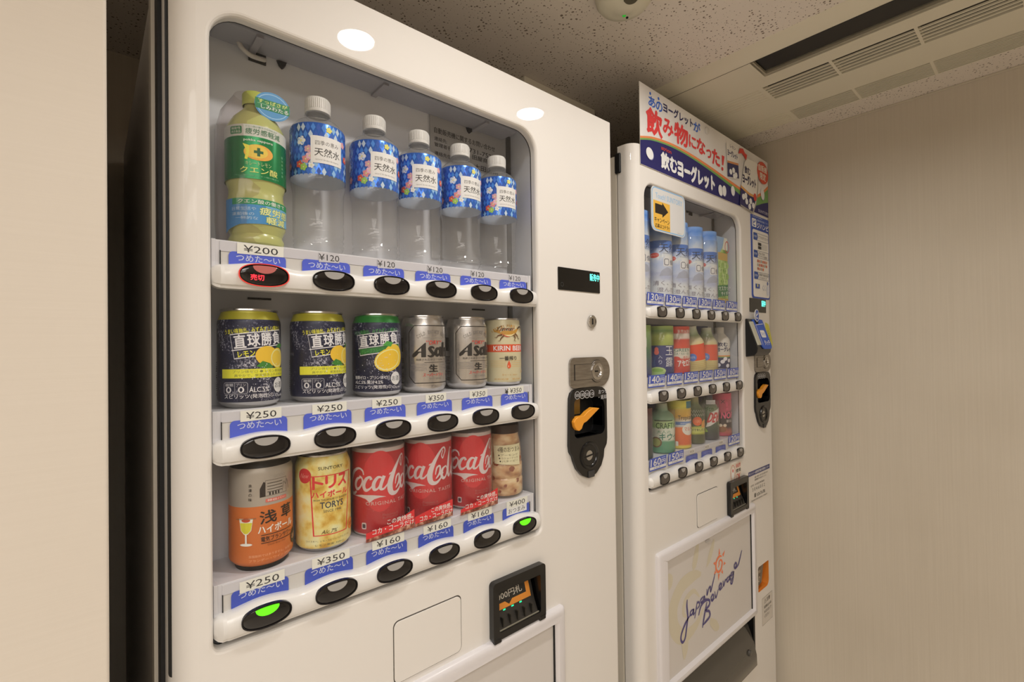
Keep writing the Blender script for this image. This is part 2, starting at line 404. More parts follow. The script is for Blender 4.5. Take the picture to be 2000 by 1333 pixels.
for i in range(10):
    x = 1450+75*(i+.5)/10; MB().box(x-1.1, x+1.1, 492, 680, ZB-.7, ZB+.2, ACW).build('moulded_rib', ac)

# smoke detector and cable duct on the ceiling
det = thing('smoke_detector', 'round cream smoke detector with a green lamp on the speckled ceiling', 'smoke detector', (752, 528, ZC))
DET = mat('detector_plastic', '#dcd6c0', .5)
MB().lathe([(0, -34), (14, -34), (18, -31), (30, -30), (44, -26), (51, -17), (53, -8), (53, 0)], DET, 48).build('housing', det, org=(0, 0, 0))
MB().lathe([(0, -35.5), (11, -35.5), (13, -33)], mat('detector_grille', '#57523f', .6), 24, c=(-13, -25)).build('sensor_grille', det, org=(0, 0, 0))
MB().lathe([(0, -34), (3.2, -33.4), (3.6, -29)], mat('detector_led', '#2fae3a', .4, emit='#2fd23a', es=.6), 12, c=(15, 10)).build('indicator_lamp', det, org=(0, 0, 0))
MB().lathe([(0, -32.5), (2.2, -32), (2.6, -28)], BLACKM, 12, c=(26, 11)).build('test_hole', det, org=(0, 0, 0))
tag(world_mesh(MB().box(797, 1066, 850, 905, 644, 659.8, mat('duct_plastic', '#f4efe2', .6)), 'cable_duct', (930, 878, 660), bevel=2),
    'flat cream cable duct fixed to the ceiling above the wide machine', 'cable duct')

# ------------------------------------------------------------------ the two vending machines (authored in the first one's coordinates)
BX = [150, 230, 309.5, 389, 469, 549]        # button columns
ROWZ = [(68, 124), (-128, -69), (-320, -261.5)]   # (bottom of button bar, top of shelf)
WIN = (99, 596, -328, 379)
def machine(root, off, second):
    N = lambda: MB(off)
    ZFL = -H-off[2]+14
    XR = 815 if not second else 803
    XD = 60 if not second else 56
    # --- door: flat front with the window opening, rounded left edge
    dr = N(); zt = 460; R = 26
    zb = ZFL+70
    win = rrect(WIN[0], WIN[1], WIN[2], WIN[3], (34, 38, 9, 9), 8)
    def grow(g): return rrect(WIN[0]-g, WIN[1]+g, WIN[2]-g, WIN[3]+g, (34+g, 38+g, 9+g, 9+g), 8)
    disp = rrect(130, 640, -958, -803, 10)
    ret = rrect(674, 754, -752, -676, (8, 4, 18, 4))
    bill = rrect(484, 587, -462, -386, 3)
    coin = rrect(681, 771, -176, -102, 12)
    outer = [(XD+R, zb), (XR-7, zb), (XR-7, zt), (XD+R, zt)]
    dr.plate([outer, grow(4.5), disp, ret, bill, coin], 608, WHITE)
    prev = grow(4.5); py = 608
    for g, y in ((2.4, 608.7), (.7, 610.6), (0, 613), (0, 622)):
        q = grow(g) if g else win
        dr.band(prev, py, y, WHITE, loop1=q); prev, py = q, y
    arc = [(XD+R-R*math.sin(a), 608+R-R*math.cos(a)) for a in [PI/2*i/8 for i in range(9)]]+[(XD, 650)]
    arr = [(XR-7+7*math.sin(a), 608+7-7*math.cos(a)) for a in [PI/2*i/5 for i in range(6)]]+[(XR, 650)]
    for A in (arc, arr):
        n = len(A); dr.add([(x, y, z) for z in (zb, zt) for x, y in A], [(i, i+1, n+i+1, n+i) for i in range(n-1)], WHITE)
    top = arc[::-1]+arr
    for z in (zb, zt): dr.plate([top], z, WHITE, 'xy')
    for lp, d in ((disp, 690), (ret, 642), (bill, 640), (coin, 636)): dr.band(lp, 608, d, BLACKM if lp is disp else mat('return_cup', '#e08a35', .35) if lp is ret else WHITE)
    dr.build('door', root, angle=50, merge=False)
    # --- cabinet behind the door
    cb = N(); xl = 54.5
    cb.box(xl, XR+2, 700, YB-34-off[1], ZFL, 425, CABGREY); cb.build('cabinet', root, bevel=3)
    fx_ = 52.4 if not second else xl
    N().ring([(fx_, ZFL), (XR+2, ZFL), (XR+2, 440), (fx_, 440)], [(xl+30, ZFL+30), (XR-28, ZFL+30), (XR-28, 410), (xl+30, 410)], 678 if not second else 653, 703, mat('cabinet_flange', '#e2dacb', .4)).build('cabinet_flange', root, bevel=.5)
    if not second: N().ring([(56, zb+4), (XR-2, zb+4), (XR-2, 452), (56, 452)], [(80, zb+30), (XR-30, zb+30), (XR-30, 420), (80, 420)], 650, 678, GASKET).build('door_gasket', root)
    else:
        N().box(50, 57, 640, 655, 398, 444, BLACKM).build('hinge', root, bevel=3)
    for fx in (95, XR-40):
        for fy in (690, 1270): N().lathe([(0, ZFL-14), (24, ZFL-14), (24, ZFL-9), (9, ZFL-8), (9, ZFL+.5)], BLACKM, 20, c=(fx, fy)).build('foot', root)
    # --- display case lining
    li = N()
    li.add([(92, 622, -331), (596, 622, -331), (613, 699, -331), (88, 699, -331), (92, 622, 405), (596, 622, 405), (613, 699, 405), (88, 699, 405)],
           [(2, 3, 7, 6), (0, 3, 7, 4), (1, 2, 6, 5), (0, 1, 2, 3), (4, 5, 6, 7)], GREYIN)
    li.ring(rrect(60, 640, -345, 415, 5), win, 622, 624, BLACKM); li.build('display_lining', root)
    N().box(602, 612.5, 695.5, 698, -330, 404, mat('dark_gap', '#54524f', .6)).build('corner_gap', root)
    # unlit light cover under the roof of the case
    lc = clear('light_cover', '#e8e8ec', .5, '#f0f0f4', 1.4)
    N().box(112, 590, 650, 694, 391, 400, lc).build('light_cover', root, bevel=3)
    for x in (160, 330, 520): N().box(x-4, x+4, 650, 694, 388, 391.5, mat('cover_rib', '#a2a0a5', .4)).build('cover_rib', root)
    hole_m = mat('dark_hole', '#26231f', .7)
    if not second:
        for a in ((157, 178, 381, 399), (530, 551, 386, 396)): N().box(a[0], a[1], 696.2, 698.5, a[2], a[3], hole_m).build('cable_hole', root)
        N().tube(spline([(176, 695, 387), (166, 689, 383), (155, 684, 381), (146, 683, 386), (143, 684, 394), (147, 687, 402), (154, 691, 405)], 4), 3, mat('cable_white', '#d5d0c9', .4), 10).build('lamp_cable', root)
        for x in (197, 512): N().prism([(x-6, 393), (x+6, 393), (x+4, 386), (x+1, 383), (x-3, 386)], 690, 697, BLACKM).build('clip', root)
        for x in (168, 531): N().box(x-14, x+14, 696, 698.4, 65.5, 68, hole_m).build('slit', root)
    else:
        N().box(462, 480, 696.2, 698.5, 384, 398, hole_m).build('cable_hole', root)
        N().prism([(444, 398), (456, 398), (453, 388), (448, 388)], 690, 697, hole_m).build('clip', root)
    # --- shelves with price rails
    for r, (bz, sz) in enumerate(ROWZ):
        s = N(); s.box(101, 588, 620.5, 697, sz-5, sz, SHELFW); s.box(101, 588, 620.5, 624, bz+4, sz-5, SHELFW)
        s.box(100.5, 105, 619, 640, bz+10, sz+.4, SHELFW); s.box(583.5, 588.5, 619, 640, bz+10, sz+.4, SHELFW)
        sh = s.build('shelf', root, bevel=.8)
        N().box(109, 580, 619.2, 621, sz-13, sz-1.5, RAIL).build('price_rail', sh, bevel=.4)
        N().box(109, 580, 619.9, 621, bz+24, sz-13.2, mat('rail_back', '#dcd9d4', .35)).build('price_rail', sh)
        for x in (109.3, 579.4): N().box(x-.5, x+.5, 618.9, 620, bz+26, sz-12, BLACKM).build('rail_end', sh)
    # --- window panes between the bars
    for z0, z1 in ((98, 384), (-98, 67), (-290, -129)): N().plate([[(99.5, z0), (595.5, z0), (595.5, z1), (99.5, z1)]], 614.4, PANE).build('window_pane', root)
    # --- button bars
    lx = 25.5 if not second else 19.5
    for r, (bz, sz) in enumerate(ROWZ):
        xs = [98, 98.6, 100.2, 103, 107, 110.2, 110.6, 111]+[113+4*i for i in range(118)]+[583.6, 584, 584.4, 588, 591.5, 594, 595.4, 596]
        b = N(); prof_n = 12; vs = []
        for x in xs:
            bmp = max(0, max(math.cos(PI*(x-c)/80) if abs(x-c) < 40 else 0 for c in BX))**1.4*(4.6 if not second else 6)
            e = min(x-98, 596-x); k = 1 if e > 12 else math.sqrt(max(0, 1-((12-e)/12)**2))*.98+.02
            if 110 <= x <= 111 or 583.5 < x < 584.5: k = .965
            zc = bz+14; zt_ = bz+27+bmp-(1.5 if second else 0); yb = 622
            pts = [(yb, bz), (606.5, bz), (606, bz+3.2), (602.8, bz+4.2), (601.2-.25*bmp, bz+9), (600.8-.3*bmp, bz+15), (601.6-.25*bmp, zt_-8), (603.6, zt_-3.6), (606.6, zt_-1), (610, zt_), (616, zt_+.3), (yb, zt_+.3)]
            vs += [(x, yb+(y-yb)*k, zc+(z-zc)*(.35+.65*k)) for y, z in pts]
        n = prof_n; fs = [(i*n+j, i*n+j+1, (i+1)*n+j+1, (i+1)*n+j) for i in range(len(xs)-1) for j in range(n-1)]
        fs += [tuple(range(n)), tuple((len(xs)-1)*n+j for j in range(n))]
        bar = b.add(vs, fs, MATTEW).build('button_bar', root, angle=32)
        for c, x in enumerate(BX):
            z = bz+16.6 if not second else bz+15.8; rz = 12 if not second else 12.2; e = 2.35 if not second else 2.6
            q = N(); q.ring(ellipse(x, z, lx+.9, rz+.9, 36, e), ellipse(x, z, lx-.6, rz-.6, 36, e), 598.6, 603, mat('button_rim', '#2c2a2c', .15, metal=.6))
            q.dome(x, z, lx-.5, rz-.5, 599.6, 1.6, BTN if not second else mat('button_smoke', '#4a4440', .12, coat=.5), 36, e)
            bt = q.build('button', bar, angle=60)
            lit = (not second) and r == 2 and c in (0, 5); sold = (not second) and r == 0 and c == 0
            hw = 12.4 if not second else 8.6; ex, ez = lx-1.4, rz-1.3
            up_ = [(x+hw*(-1+2*i/12), z+ez*(1-(abs(hw*(-1+2*i/12))/ex)**e)**(1/e)) for i in range(13)]
            lo_ = [(x+hw*math.cos(-PI*i/14), up_[0][1]-(up_[0][1]-z-1.6)*math.sin(PI*i/14)) for i in range(1, 14)]
            q = N(); q.prism(up_+lo_, 597.5, 600.4, LENSG if lit else LENSR if sold else LENS); q.build('button_lamp', bar, bevel=.7)
            if sold:
                p = Print(); p.text('売切', x-15, x-1, z-6.5, z+.2, REDLED, .02); flat_print(p, 597.7, 'sold_out_lettering', bar, off)
                N().ring(ellipse(x, z, lx+1.2, rz+1.2, 36, e), ellipse(x, z, lx+.2, rz+.2, 36, e), 598.4, 600, mat('red_glow', '#c23a30', .4, emit='#e02a22', es=.9)).build('sold_out_ring', bar)
    # --- note display, locks, coin unit
    q = N(); q.prism(rrect(647, 768, 103, 145, 1.5), 606.6, 612, BLACK); dp = q.build('display', root, bevel=.5)
    p = Print()
    if not second: p.text('販売中', 737, 766, 126, 140, CYANLED, .02); p.ringe(657, 113, 4, 4, .8, '#3a3a3a')
    else: p.text('販売中', 734, 764, 122, 141, CYANLED, .03)
    flat_print(p, 606.5, 'display_lettering', dp, off)


    def disc(mb, cx, cz, prof, m, n=32):
        """turned about the y axis: prof of (r, y)"""
        for (a, b_) in zip(prof[:-1], prof[1:]):
            vs = []
            for (rr, y) in (a, b_):
                vs += [(cx+rr*math.cos(2*PI*i/n), y, cz+rr*math.sin(2*PI*i/n)) for i in range(n)]
            mb.add(vs, [(i, (i+1) % n, n+(i+1) % n, n+i) for i in range(n)], m)
    if not second:
        k = N(); disc(k, 741, 46, [(12.5, 608.5), (12, 604), (10.5, 603), (8.6, 603.2), (8.2, 604.4), (0, 604.2)], CHROME); kl = k.build('key_lock', root)
        N().box(739.8, 742.2, 603.4, 604.6, 40, 52, BLACKM).build('keyhole', kl)
    # T-handle plate
    plate_l = rrect(673, 793, -82, -24, (12, 28, 28, 12), 8)
    t = N(); t.prism(plate_l, 604.4, 609, STEEL); tl = t.build('lock_plate', root, bevel=1.5)
    grip = []
    ang = math.acos(15/21.5)
    grip = [(686, -66.5), (686, -37.5)] + [(752+21.5*math.cos(a), -52+21.5*math.sin(a)) for a in [PI-math.asin(14.5/21.5)-(2*PI-2*math.asin(14.5/21.5))*i/24 for i in range(25)]]
    t = N(); t.ring([(752+(x-752)*1.025, -52+(z+52)*1.05) for x, z in grip], grip, 603.9, 604.6, mat('lock_groove', '#5d5853', .4, metal=.8)); t.build('grip_groove', tl)
    t = N(); t.prism(grip, 602.6, 605, STEEL); gp = t.build('lock_grip', tl, bevel=.8)
    k = N(); disc(k, 750, -52, [(17, 603), (17, 600.5), (15.5, 599.6), (11.5, 600), (9.5, 603), (0, 602.6)], CHROME); k.build('lock_cylinder', tl)
    k = N(); k.box(744, 752, 601.4, 603, -53.4, -50.6, BLACKM); k.build('keyhole', tl)
    # coin unit
    out = [(669, -100), (673, -90), (682, -84.5), (704, -82.5), (742, -82.5), (764, -84), (774, -90), (778, -100), (778, -186), (776, -198), (768, -208), (766, -222), (758, -238), (744, -250), (733, -255), (715, -255), (700, -248), (686, -234), (678, -218), (675, -209), (668, -200), (666, -188)]
    q = N(); rec = rrect(680, 771, -176, -102, (10, 22, 14, 10))
    q.plate([out, rec], 601.5, BLACK); q.band(out, 601.5, 609, BLACK); q.band(rec, 601.5, 632, BLACK); q.plate([rec], 632, BLACKM)
    cu = q.build('coin_unit', root, bevel=1.4)
    N().box(694, 716, 618, 632, -134, -104, mat('coin_chute', '#8a6a2a', .35)).build('coin_chute', cu, bevel=1)
    lev = [(672, -143), (674, -152), (680, -159), (687, -161), (694, -158), (697, -152), (700, -148), (708, -146), (714, -143), (748, -124), (728, -121), (712, -127), (700, -134), (688, -134), (682, -135), (676, -138)]
    N().prism(lev, 595, 606, ORANGE).build('return_lever', cu, bevel=1.6)
    k = N(); disc(k, 722, -213, [(27, 602), (26, 599), (23.5, 598.4), (20.5, 600), (19, 603)], BLACK); k.build('slot_collar', cu)
    k = N(); disc(k, 722, -213, [(19, 601.6), (0, 601.4)], mat('slot_disc', '#b6b2aa', .3, metal=.7)); k.build('coin_slot', cu)
    N().add([(706, 601.2, -215), (713, 601.2, -212.4), (735, 601.2, -210.4), (735, 601.2, -213.4), (712, 601.2, -216.4)], [(0, 1, 2, 3, 4)], BLACKM).build('slot_opening', cu)
    N().box(717, 735, 599.5, 604, -256, -243, mat('clip_grey', '#3a393a', .4)).build('latch', cu, bevel=1.2)
    p = Print(); g = '#b9b9bb'
    for x, s in ((689, '500'), (703, '100'), (717, '50'), (731, '10')):
        p.ringe(x, -95, 7.6, 7.6, .9, g); p.text(s, x-5.4, x+5.4, -98, -92, g)
    if not second: p.text('おつり', 752, 777, -97, -89, g); p.text('・返却', 752, 777, -108, -99.5, g)
    flat_print(p, 601.4, 'coin_lettering', cu, off)
    # bill acceptor
    fo = rrect(477, 594, -470, -378, (7, 7, 3, 3)); fi = rrect(489, 582, -459, -395, 4)
    q = N(); q.plate([fo, fi], 597, BLACK); q.band(fo, 597, 609, BLACK); q.band(fi, 597, 632, BLACK); q.plate([fi], 632, BLACKM)
    ba = q.build('bill_acceptor', root, bevel=1.6)
    def tilt(yt, yb, zt_, zb_): return lambda u, v, l: (u, yt+(yb-yt)*(zt_-v)/(zt_-zb_)-l, v)
    q = N(); T = tilt(622, 611, -398, -436)
    q.add([T(u, v, 0) for u, v in ((490, -398), (578, -398), (578, -436), (490, -436))]+[(490, 611, -436), (578, 611, -436), (578, 601, -458), (490, 601, -458)], [(0, 1, 2, 3), (4, 5, 6, 7)], mat('bill_tray', '#34322f', .4)); q.build('note_tray', ba)
    p = Print()
    p.rect(490, 578, -403, -399, '#8a7f58'); p.rect(491, 572, -433, -405, '#e0913c'); p.rect(491, 563, -424, -405, '#2b2a28')
    p.text('1000円札', 495, 555, -420, -409, '#cfcac0', .015); p.poly([(515, -424), (531, -424), (523, -430)], '#2b2a28')
    for x in (493, 511, 529, 547): p.rect(x-2.6, x+2.6, -435.6, -433.6, GREENLED)
    mb = p.emit(N(), T, .05); mb.build('note_lettering', ba, merge=False)
    for x in (500, 516, 532, 548, 564): N().box(x-1, x+1, 600, 607, -455, -441, mat('tray_rib', '#26241f', .4)).build('tray_rib', ba)
    N().box(492, 580, 599.6, 602, -461, -457.5, mat('tray_lip', '#8d8878', .3)).build('tray_lip', ba, bevel=.6)
    for x in (478, 578): N().box(x, x+15, 596, 604, -474, -466, BLACK).build('frame_lug', ba, bevel=1.5)
    # square access cover
    N().prism(rrect(309.5, 422.5, -462.5, -376.5, 8.5), 607.7, 608.4, mat('cover_gap', '#4d4740', .6)).build('cover_gap', root)
    N().prism(rrect(310.6, 421, -461.2, -378, 8), 606.3, 608.2, WHITE).build('access_cover', root, bevel=.9)
    # panel frame with picture sheet
    fo = rrect(118, 645, -800, -471, 6); fi = rrect(157, 622, -779, -499, 3)
    f = N(); loops = [(0, 608), (0, 602), (2.5, 598.6), (6, 597)]
    def shr(lp, x0, x1, z0, z1, g, r): return rrect(x0+g, x1-g, z0+g, z1-g, max(1, r-g*.3))
    prevl, py = fo, 608
    for g, y in ((0, 602), (2.5, 598.6), (6.5, 597)):
        l1 = rrect(118+g, 645-g, -800+g, -471-g, 6); f.band(prevl, py, y, FRAMEW, loop1=l1); prevl, py = l1, y
    l2 = rrect(152, 627, -784, -494, 3); f.plate([prevl, l2], 597, FRAMEW); f.band(l2, 597, 604, FRAMEW, loop1=fi); f.band(fi, 604, 608, FRAMEW); f.build('panel_frame', root, angle=45)
    N().box(153, 626, 606, 607.4, -783, -495, mat('panel_sheet', '#d9d4d0' if not second else '#ddd7c4', .4)).build('panel_sheet', root)
    N().box(619.4, 622.2, 603.6, 606.2, -779, -500, BLACKM).build('frame_gap', root)
    # dispensing bay and flap
    N().box(128, 642, 660, 690, -960, -800, BLACKM).build('bay_back', root)
    q = N(); pr = [(652, -806), (640, -812), (622, -835), (606, -880), (598, -915), (597, -945), (602, -953)]
    n = len(pr); q.add([(x, y, z) for x in (134, 630) for y, z in pr], [(i, i+1, n+i+1, n+i) for i in range(n-1)], mat('smoked_flap', '#4a4741', .2, coat=.5)); fl_ = q.build('dispenser_flap', root, angle=60)
    k = N(); disc(k, 590, -895, [(9, 603), (8, 598), (4, 596.5), (0, 597)], mat('flap_boss', '#55524d', .3)); k.build('flap_boss', fl_)
    q = N(); q.add([(630, 606, -800), (641, 606, -800), (641, 606, -955), (630, 606, -955)], [(0, 1, 2, 3)], BLACKM); q.build('bay_edge', root)
    # coin return cup
    om = mat('return_cup', '#e08a35', .35)
    q = N(); q.plate([rrect(674, 754, -752, -676, (8, 4, 18, 4))], 640, om); q.box(676, 752, 612, 640, -754, -748, om); q.build('coin_return', root)
    N().add([(676, 611, -676), (722, 611, -676), (706, 611, -730), (676, 611, -738)], [(0, 1, 2, 3)], mat('return_flap', '#6b5338', .25, coat=.4)).build('return_flap', root)
    return disc

m1 = thing('vending_machine', 'large white drinks vending machine nearest the camera with three rows of cans and bottles', 'vending machine', (435, 800, -H), 'vending machines')
OFF2 = (849, 9, -9)
m2 = thing('vending_machine', 'white vending machine in the corner with a yogurt drink banner on top', 'vending machine', (1284, 809, -H), 'vending machines')
DISC = machine(m1, (0, 0, 0), False)
machine(m2, OFF2, True)

# --- price cards of the first machine
PR = [['¥200', '¥120', '¥120', '¥120', '¥120', '¥120'], ['¥250', '¥250', '¥250', '¥350', '¥350', '¥350'], ['¥250', '¥350', '¥160', '¥160', '¥160', '¥400']]
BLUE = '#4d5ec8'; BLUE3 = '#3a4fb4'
for r, (bz, sz) in enumerate(ROWZ):
    for c, x in enumerate(BX):
        xc = x-2
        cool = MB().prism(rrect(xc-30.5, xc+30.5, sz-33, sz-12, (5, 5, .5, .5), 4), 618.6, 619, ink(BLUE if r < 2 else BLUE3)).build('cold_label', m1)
        p = Print()
        if (r, c) == (2, 5): p.rect(xc-22, xc+24, sz-25, sz-13, '#e9e6df'); p.text('おつまみ', xc-18, xc+20, sz-23, sz-15, '#2a2a30', 0)
        else: p.text('つめた～い', xc-23, xc+24, sz-22.5, sz-14.5, '#c8cdf0', .01)
        flat_print(p, 618.55, 'cold_lettering', cool)
        s = PR[r][c]
        stick = not (r == 0 and c > 0)
        w_ = {0: 25, 1: 22, 2: 24}[r] if stick else 13
        if r == 1 and c >= 3: w_ = 18
        xs_ = xc+(2 if r else 3); dz = -2 if (r, c) == (2, 0) else 0
        sk = MB().prism([(xs_-w_, sz-14+dz), (xs_+w_, sz-13.2+dz), (xs_+w_, sz-.6+dz), (xs_-w_, sz-1.4+dz)], 618.2, 618.55, ink('#e6e0d6') if stick else RAIL).build('price_label', m1)
        p = Print(); hw = min(w_*.74, 21) if stick else 13
        p.text(s, xs_-hw, xs_+hw, sz-11.6+dz, sz-3.4+dz, '#2b2a2c', .006, shear=.12 if s == '¥350' and r == 1 else 0)
        if (r, c) == (1, 5): p.text('¥', xs_-24, xs_-17, sz-12, sz-4, '#1d1d1f', .03)
        flat_print(p, 618.15, 'price_lettering', sk)

# notice sheet on the back wall of the first case
ns = MB().box(432, 600, 695.6, 696.4, 150, 398, mat('notice_sheet', '#b5b4b3', .5)).build('notice_sheet', m1)
p = Print(); g = '#33302f'
p.text('自動販売機に関するお問い合わせ', 440, 573, 365, 375, g, .018); p.text('連絡先:', 440, 466, 352, 359, g, .018); p.text('03-3731-7523', 484, 572, 350, 358, g, .018)
p.text('管理者名', 440, 474, 342, 349, g, .018); p.text('田屋商店', 520, 568, 339, 348, g, .018); p.text('連絡先住', 440, 474, 327, 334, g, .018); p.text('大田区南', 524, 580, 322, 332, g, .018); p.text('付時間', 460, 486, 300, 307, g, .018); p.text('3', 532, 537, 307, 315, g, .018)
flat_print(p, 695.5, 'notice_lettering', ns)

# --- price labels of the second machine
PB = [['130', '130', '130', '130', '130', '170'], ['140', '140', '150', '150', '150', '160'], ['160', '150', None, None, None, '120']]
for r, (bz, sz) in enumerate(ROWZ):
    for c, x in enumerate(BX):
        s = PB[r][c]
        if s is None:
            ck = MB(OFF2).prism(rrect(x-29, x+29, sz-33, sz-15, (4, 4, .5, .5), 4), 618.4, 618.9, ink('#4a58a8')).build('cold_label', m2)
            p = Print(); p.rect(x-11, x+13, sz-12, sz-1, '#d8d4ce'); p.text('¥130' if c == 2 else '¥100' if c == 4 else '¥130', x-8, x+10, sz-10, sz-3, '#2b2a2c'); p.text('つめた～い', x-20, x+20, sz-24, sz-17, '#8d98d6'); flat_print(p, 618.3, 'price_lettering', ck, OFF2); continue
        z1 = sz+5.5; z0 = z1-29
        pl = MB(OFF2).prism([(x-36, z0), (x+33, z0), (x+36, z1), (x-34, z1)], 616.6, 617.2, ink('#3f57b8')).build('price_label', m2)
        p = Print(); p.poly([(x-35, z0+3), (x+33, z0+3), (x+33.6, z0+9), (x-35, z0+9)], '#e4e2e4'); p.text('COLD', x-18, x+8, z0+4, z0+8, '#4a5578', sp=1.5)
        p.text(s, x-31, x+11, z0+10.5, z1-2.5, '#f0eef0', .03, shear=.12); p.text('円', x+13, x+31, z0+10.5, z1-8, '#e8e6ee', .03, shear=.12); p.rect(x+14, x+31, z1-5, z1-3, '#9aa6da')
        flat_print(p, 616.55, 'price_lettering', pl, OFF2)
# blue backdrop sheet behind the second machine's upper rows
for z0, z1 in ((128, 330), (-66, 60), (-258, -134)): MB(OFF2).box(100, 560, 695.8, 696.6, z0, z1, mat('navy_backdrop', '#39407a', .5)).build('backdrop_sheet', m2)

# ------------------------------------------------------------------ drinks in the first machine
def can_body(root, bands, r=34.5, h=116, top=30.4, name='body', rim=ALU):
    """bands: [(z, material)...] from the base up"""
    def mt(z):
        m_ = bands[0][1]
        for a, b in bands:
            if z >= a: m_ = b
        return m_
    prof = [(22, 3), (25, 0), (26.5, .6), (31, 4), (r-.6, 8.2), (r, 10.5), (r, h-17), (r-.5, h-14), (r-1.8, h-10), (top+.5, h-5), (top, h-3.6), (top, h-2.6)]
    for a, _ in bands:
        for i in range(len(prof)-1):
            (r0, z0), (r1, z1) = prof[i], prof[i+1]
            if z0 < a < z1: prof.insert(i+1, (r0+(r1-r0)*(a-z0)/(z1-z0), a)); break
    pr = [(rr, z, mt(z)) for rr, z in prof]
    MB().lathe(pr, bands[0][1], 56).build(name, root, org=(0, 0, 0))
    m = MB().lathe([(top, h-3), (top+1.2, h-1.8), (top+1, h), (top-1, h+.2), (top-1.8, h-3.5), (0, h-3.5)], rim, 48)
    lid = m.build('lid', root, org=(0, 0, 0))
    t = MB(); t.prism(ellipse(0, -5, 7.5, 11, 20), h-3.2, h-2.2, rim, 'xy'); t.build('pull_tab', lid, org=(0, 0, 0), bevel=.4)
    return root
Y_CAN = 655
def navy_mat(key, top):
    m = mat(key, rough=.35); n, l, b = nodes(m)
    t = noise(m, coords(m), 420, 2, .7); t2 = noise(m, coords(m), 38, 3); mm = n.new('ShaderNodeMath'); mm.operation = 'MULTIPLY'
    l.new(t.outputs['Fac'], mm.inputs[0]); l.new(t2.outputs['Fac'], mm.inputs[1])
    r = ramp(m.node_tree, [(.0, '#1d2038'), (.30, '#23263f'), (.36, '#6a6c80'), (.42, '#b9b9c4')]); l.new(mm.outputs[0], r.inputs[0]); l.new(r.outputs[0], b.inputs['Base Color'])
    b.inputs['Metallic'].default_value = .15; return m
NAVY = navy_mat('navy_can_print', 0)
def lemon_print(p, green):
    W = '#d9d8dc'; Yl = '#e8dc3a'; G = '#3f8f45'
    p.text('うまい味抽出。みずみずしい味わい', -36, 33, 89, 95, Yl if not green else G, .012, rot=5)
    q = [(-29, 86), (33, 92.5), (38, 66), (-24, 58)]
    p.line([q[0], q[1], q[2], q[3]], 1.2, W, closed=True); p.line([(-27.2, 67.5), (36, 75)], 1.1, W)
    if green: p.poly([(-26.6, 66.5), (36, 74), (37.4, 67), (-23.6, 59.2)], '#2f7038')
    for i, ch in enumerate('直球勝負'):
        x = -24.5+i*14.6; z = 70.5+i*1.5; p.text(ch, x, x+12.8, z, z+15.4, W, .035, rot=5)
    if not green:
        p.text('レモン', -20, -2, 60.5, 67, Yl, .03, rot=6)
        p.ell(13, 60.5, 15, 12, '#f0b83a', -12); p.ell(28, 58, 12, 12.5, '#f3c646', 20); p.ell(27, 58, 10.3, 10.8, '#f6e7a8', 20); p.ell(27, 58, 9.2, 9.8, '#f0c044', 20); p.poly([(-1, 49), (6, 55), (15, 52), (20, 47), (10, 45)], '#3e7d33'); p.poly([(24, 72), (31, 76), (42, 74), (33, 70)], '#3e7d33')
    else:
        p.text('グレープフルーツ', -22, 10, 61.5, 67.5, '#49a14d', .01, rot=7)
        p.ell(26, 57, 16, 17, '#f0bf40', 35); p.ell(18, 52, 22, 16, '#f3c03e', 20); p.ell(17, 52, 19.6, 13.8, '#f7e2a0', 20); p.ell(17, 52, 18.2, 12.6, '#f2b93a', 20); p.poly([(8, 72), (14, 78), (24, 76), (20, 70)], '#4c9a43')
    for i in range(70):
        a = random.gauss(8, 12); z = random.gauss(40 if not green else 38, 8); s = random.uniform(.25, .7); p.ell(a, z, s, s, '#cfd0da', n=6, up=(i == 0))
    if not green:
        p.rect(-40, 46, 35.5, 46, '#d8d63c'); p.text('プリン体ゼロ ● レモン果実由来', -26, 40, 41.3, 44.8, '#7d8038', 0); p.text('爽やかで、果実感あふれる味わい', -24, 40, 36.8, 40.2, '#7d8038', 0)
        p.line(rrect(-37, -10, 17.5, 30.5, 2, 3), .7, '#9a9aa4', closed=True); p.line([(-23.5, 17.5), (-23.5, 30.5)], .6, '#9a9aa4')
        p.text('糖類', -35, -25, 26, 29.5, '#b9b9c0'); p.text('プリン', -22, -12, 26, 29.5, '#b9b9c0'); p.text('0', -34, -27.5, 18.6, 25.6, W, .03); p.text('0', -20, -13.5, 18.6, 25.6, W, .03)
        p.text('ALC.5%', -8.5, 13, 18.8, 24.6, W, .02); p.text('スピリッツ(発泡性)①', -36, 19, 11.2, 17, W, .012); p.ell(28, 25.5, 8.6, 9.2, '#d5d5d6'); p.text('お酒', 21.5, 34.5, 22, 29, '#55555c', .01); p.text('Chu-hi', 22, 36, 11.4, 15, W, 0)
    else:
        p.text('糖類ゼロ・プリン体ゼロ', -34, 18, 25, 30, W, .012); p.text('ALC.5% 果汁4.2%', -34, 8, 18.5, 24, W, .015); p.text('スピリッツ(発泡性)①', -35, 20, 11.2, 17, W, .012); p.ell(28, 25.5, 8.6, 9.2, '#d5d5d6'); p.text('お酒', 21.5, 34.5, 22, 29, '#55555c', .01); p.text('Chu-hi', 22, 36, 11.4, 15, W, 0)
    # barcode block and small print round the side
    for i in range(16): p.rect(-74, -62, 14+i*2.6, 14+i*2.6+random.uniform(.6, 1.7), '#8e8e98', up=(i == 0))
    p.text('原材料名', -60, -50, 60, 64, '#8e8e98', 0)
LIME = mat('lime_band', '#b3ad2f', .35, metal=.2); GREENB = mat('green_band', '#2f8a3a', .35, metal=.2)
SHELF2 = -69+.2
cans = 'cans on the middle shelf of the near machine'
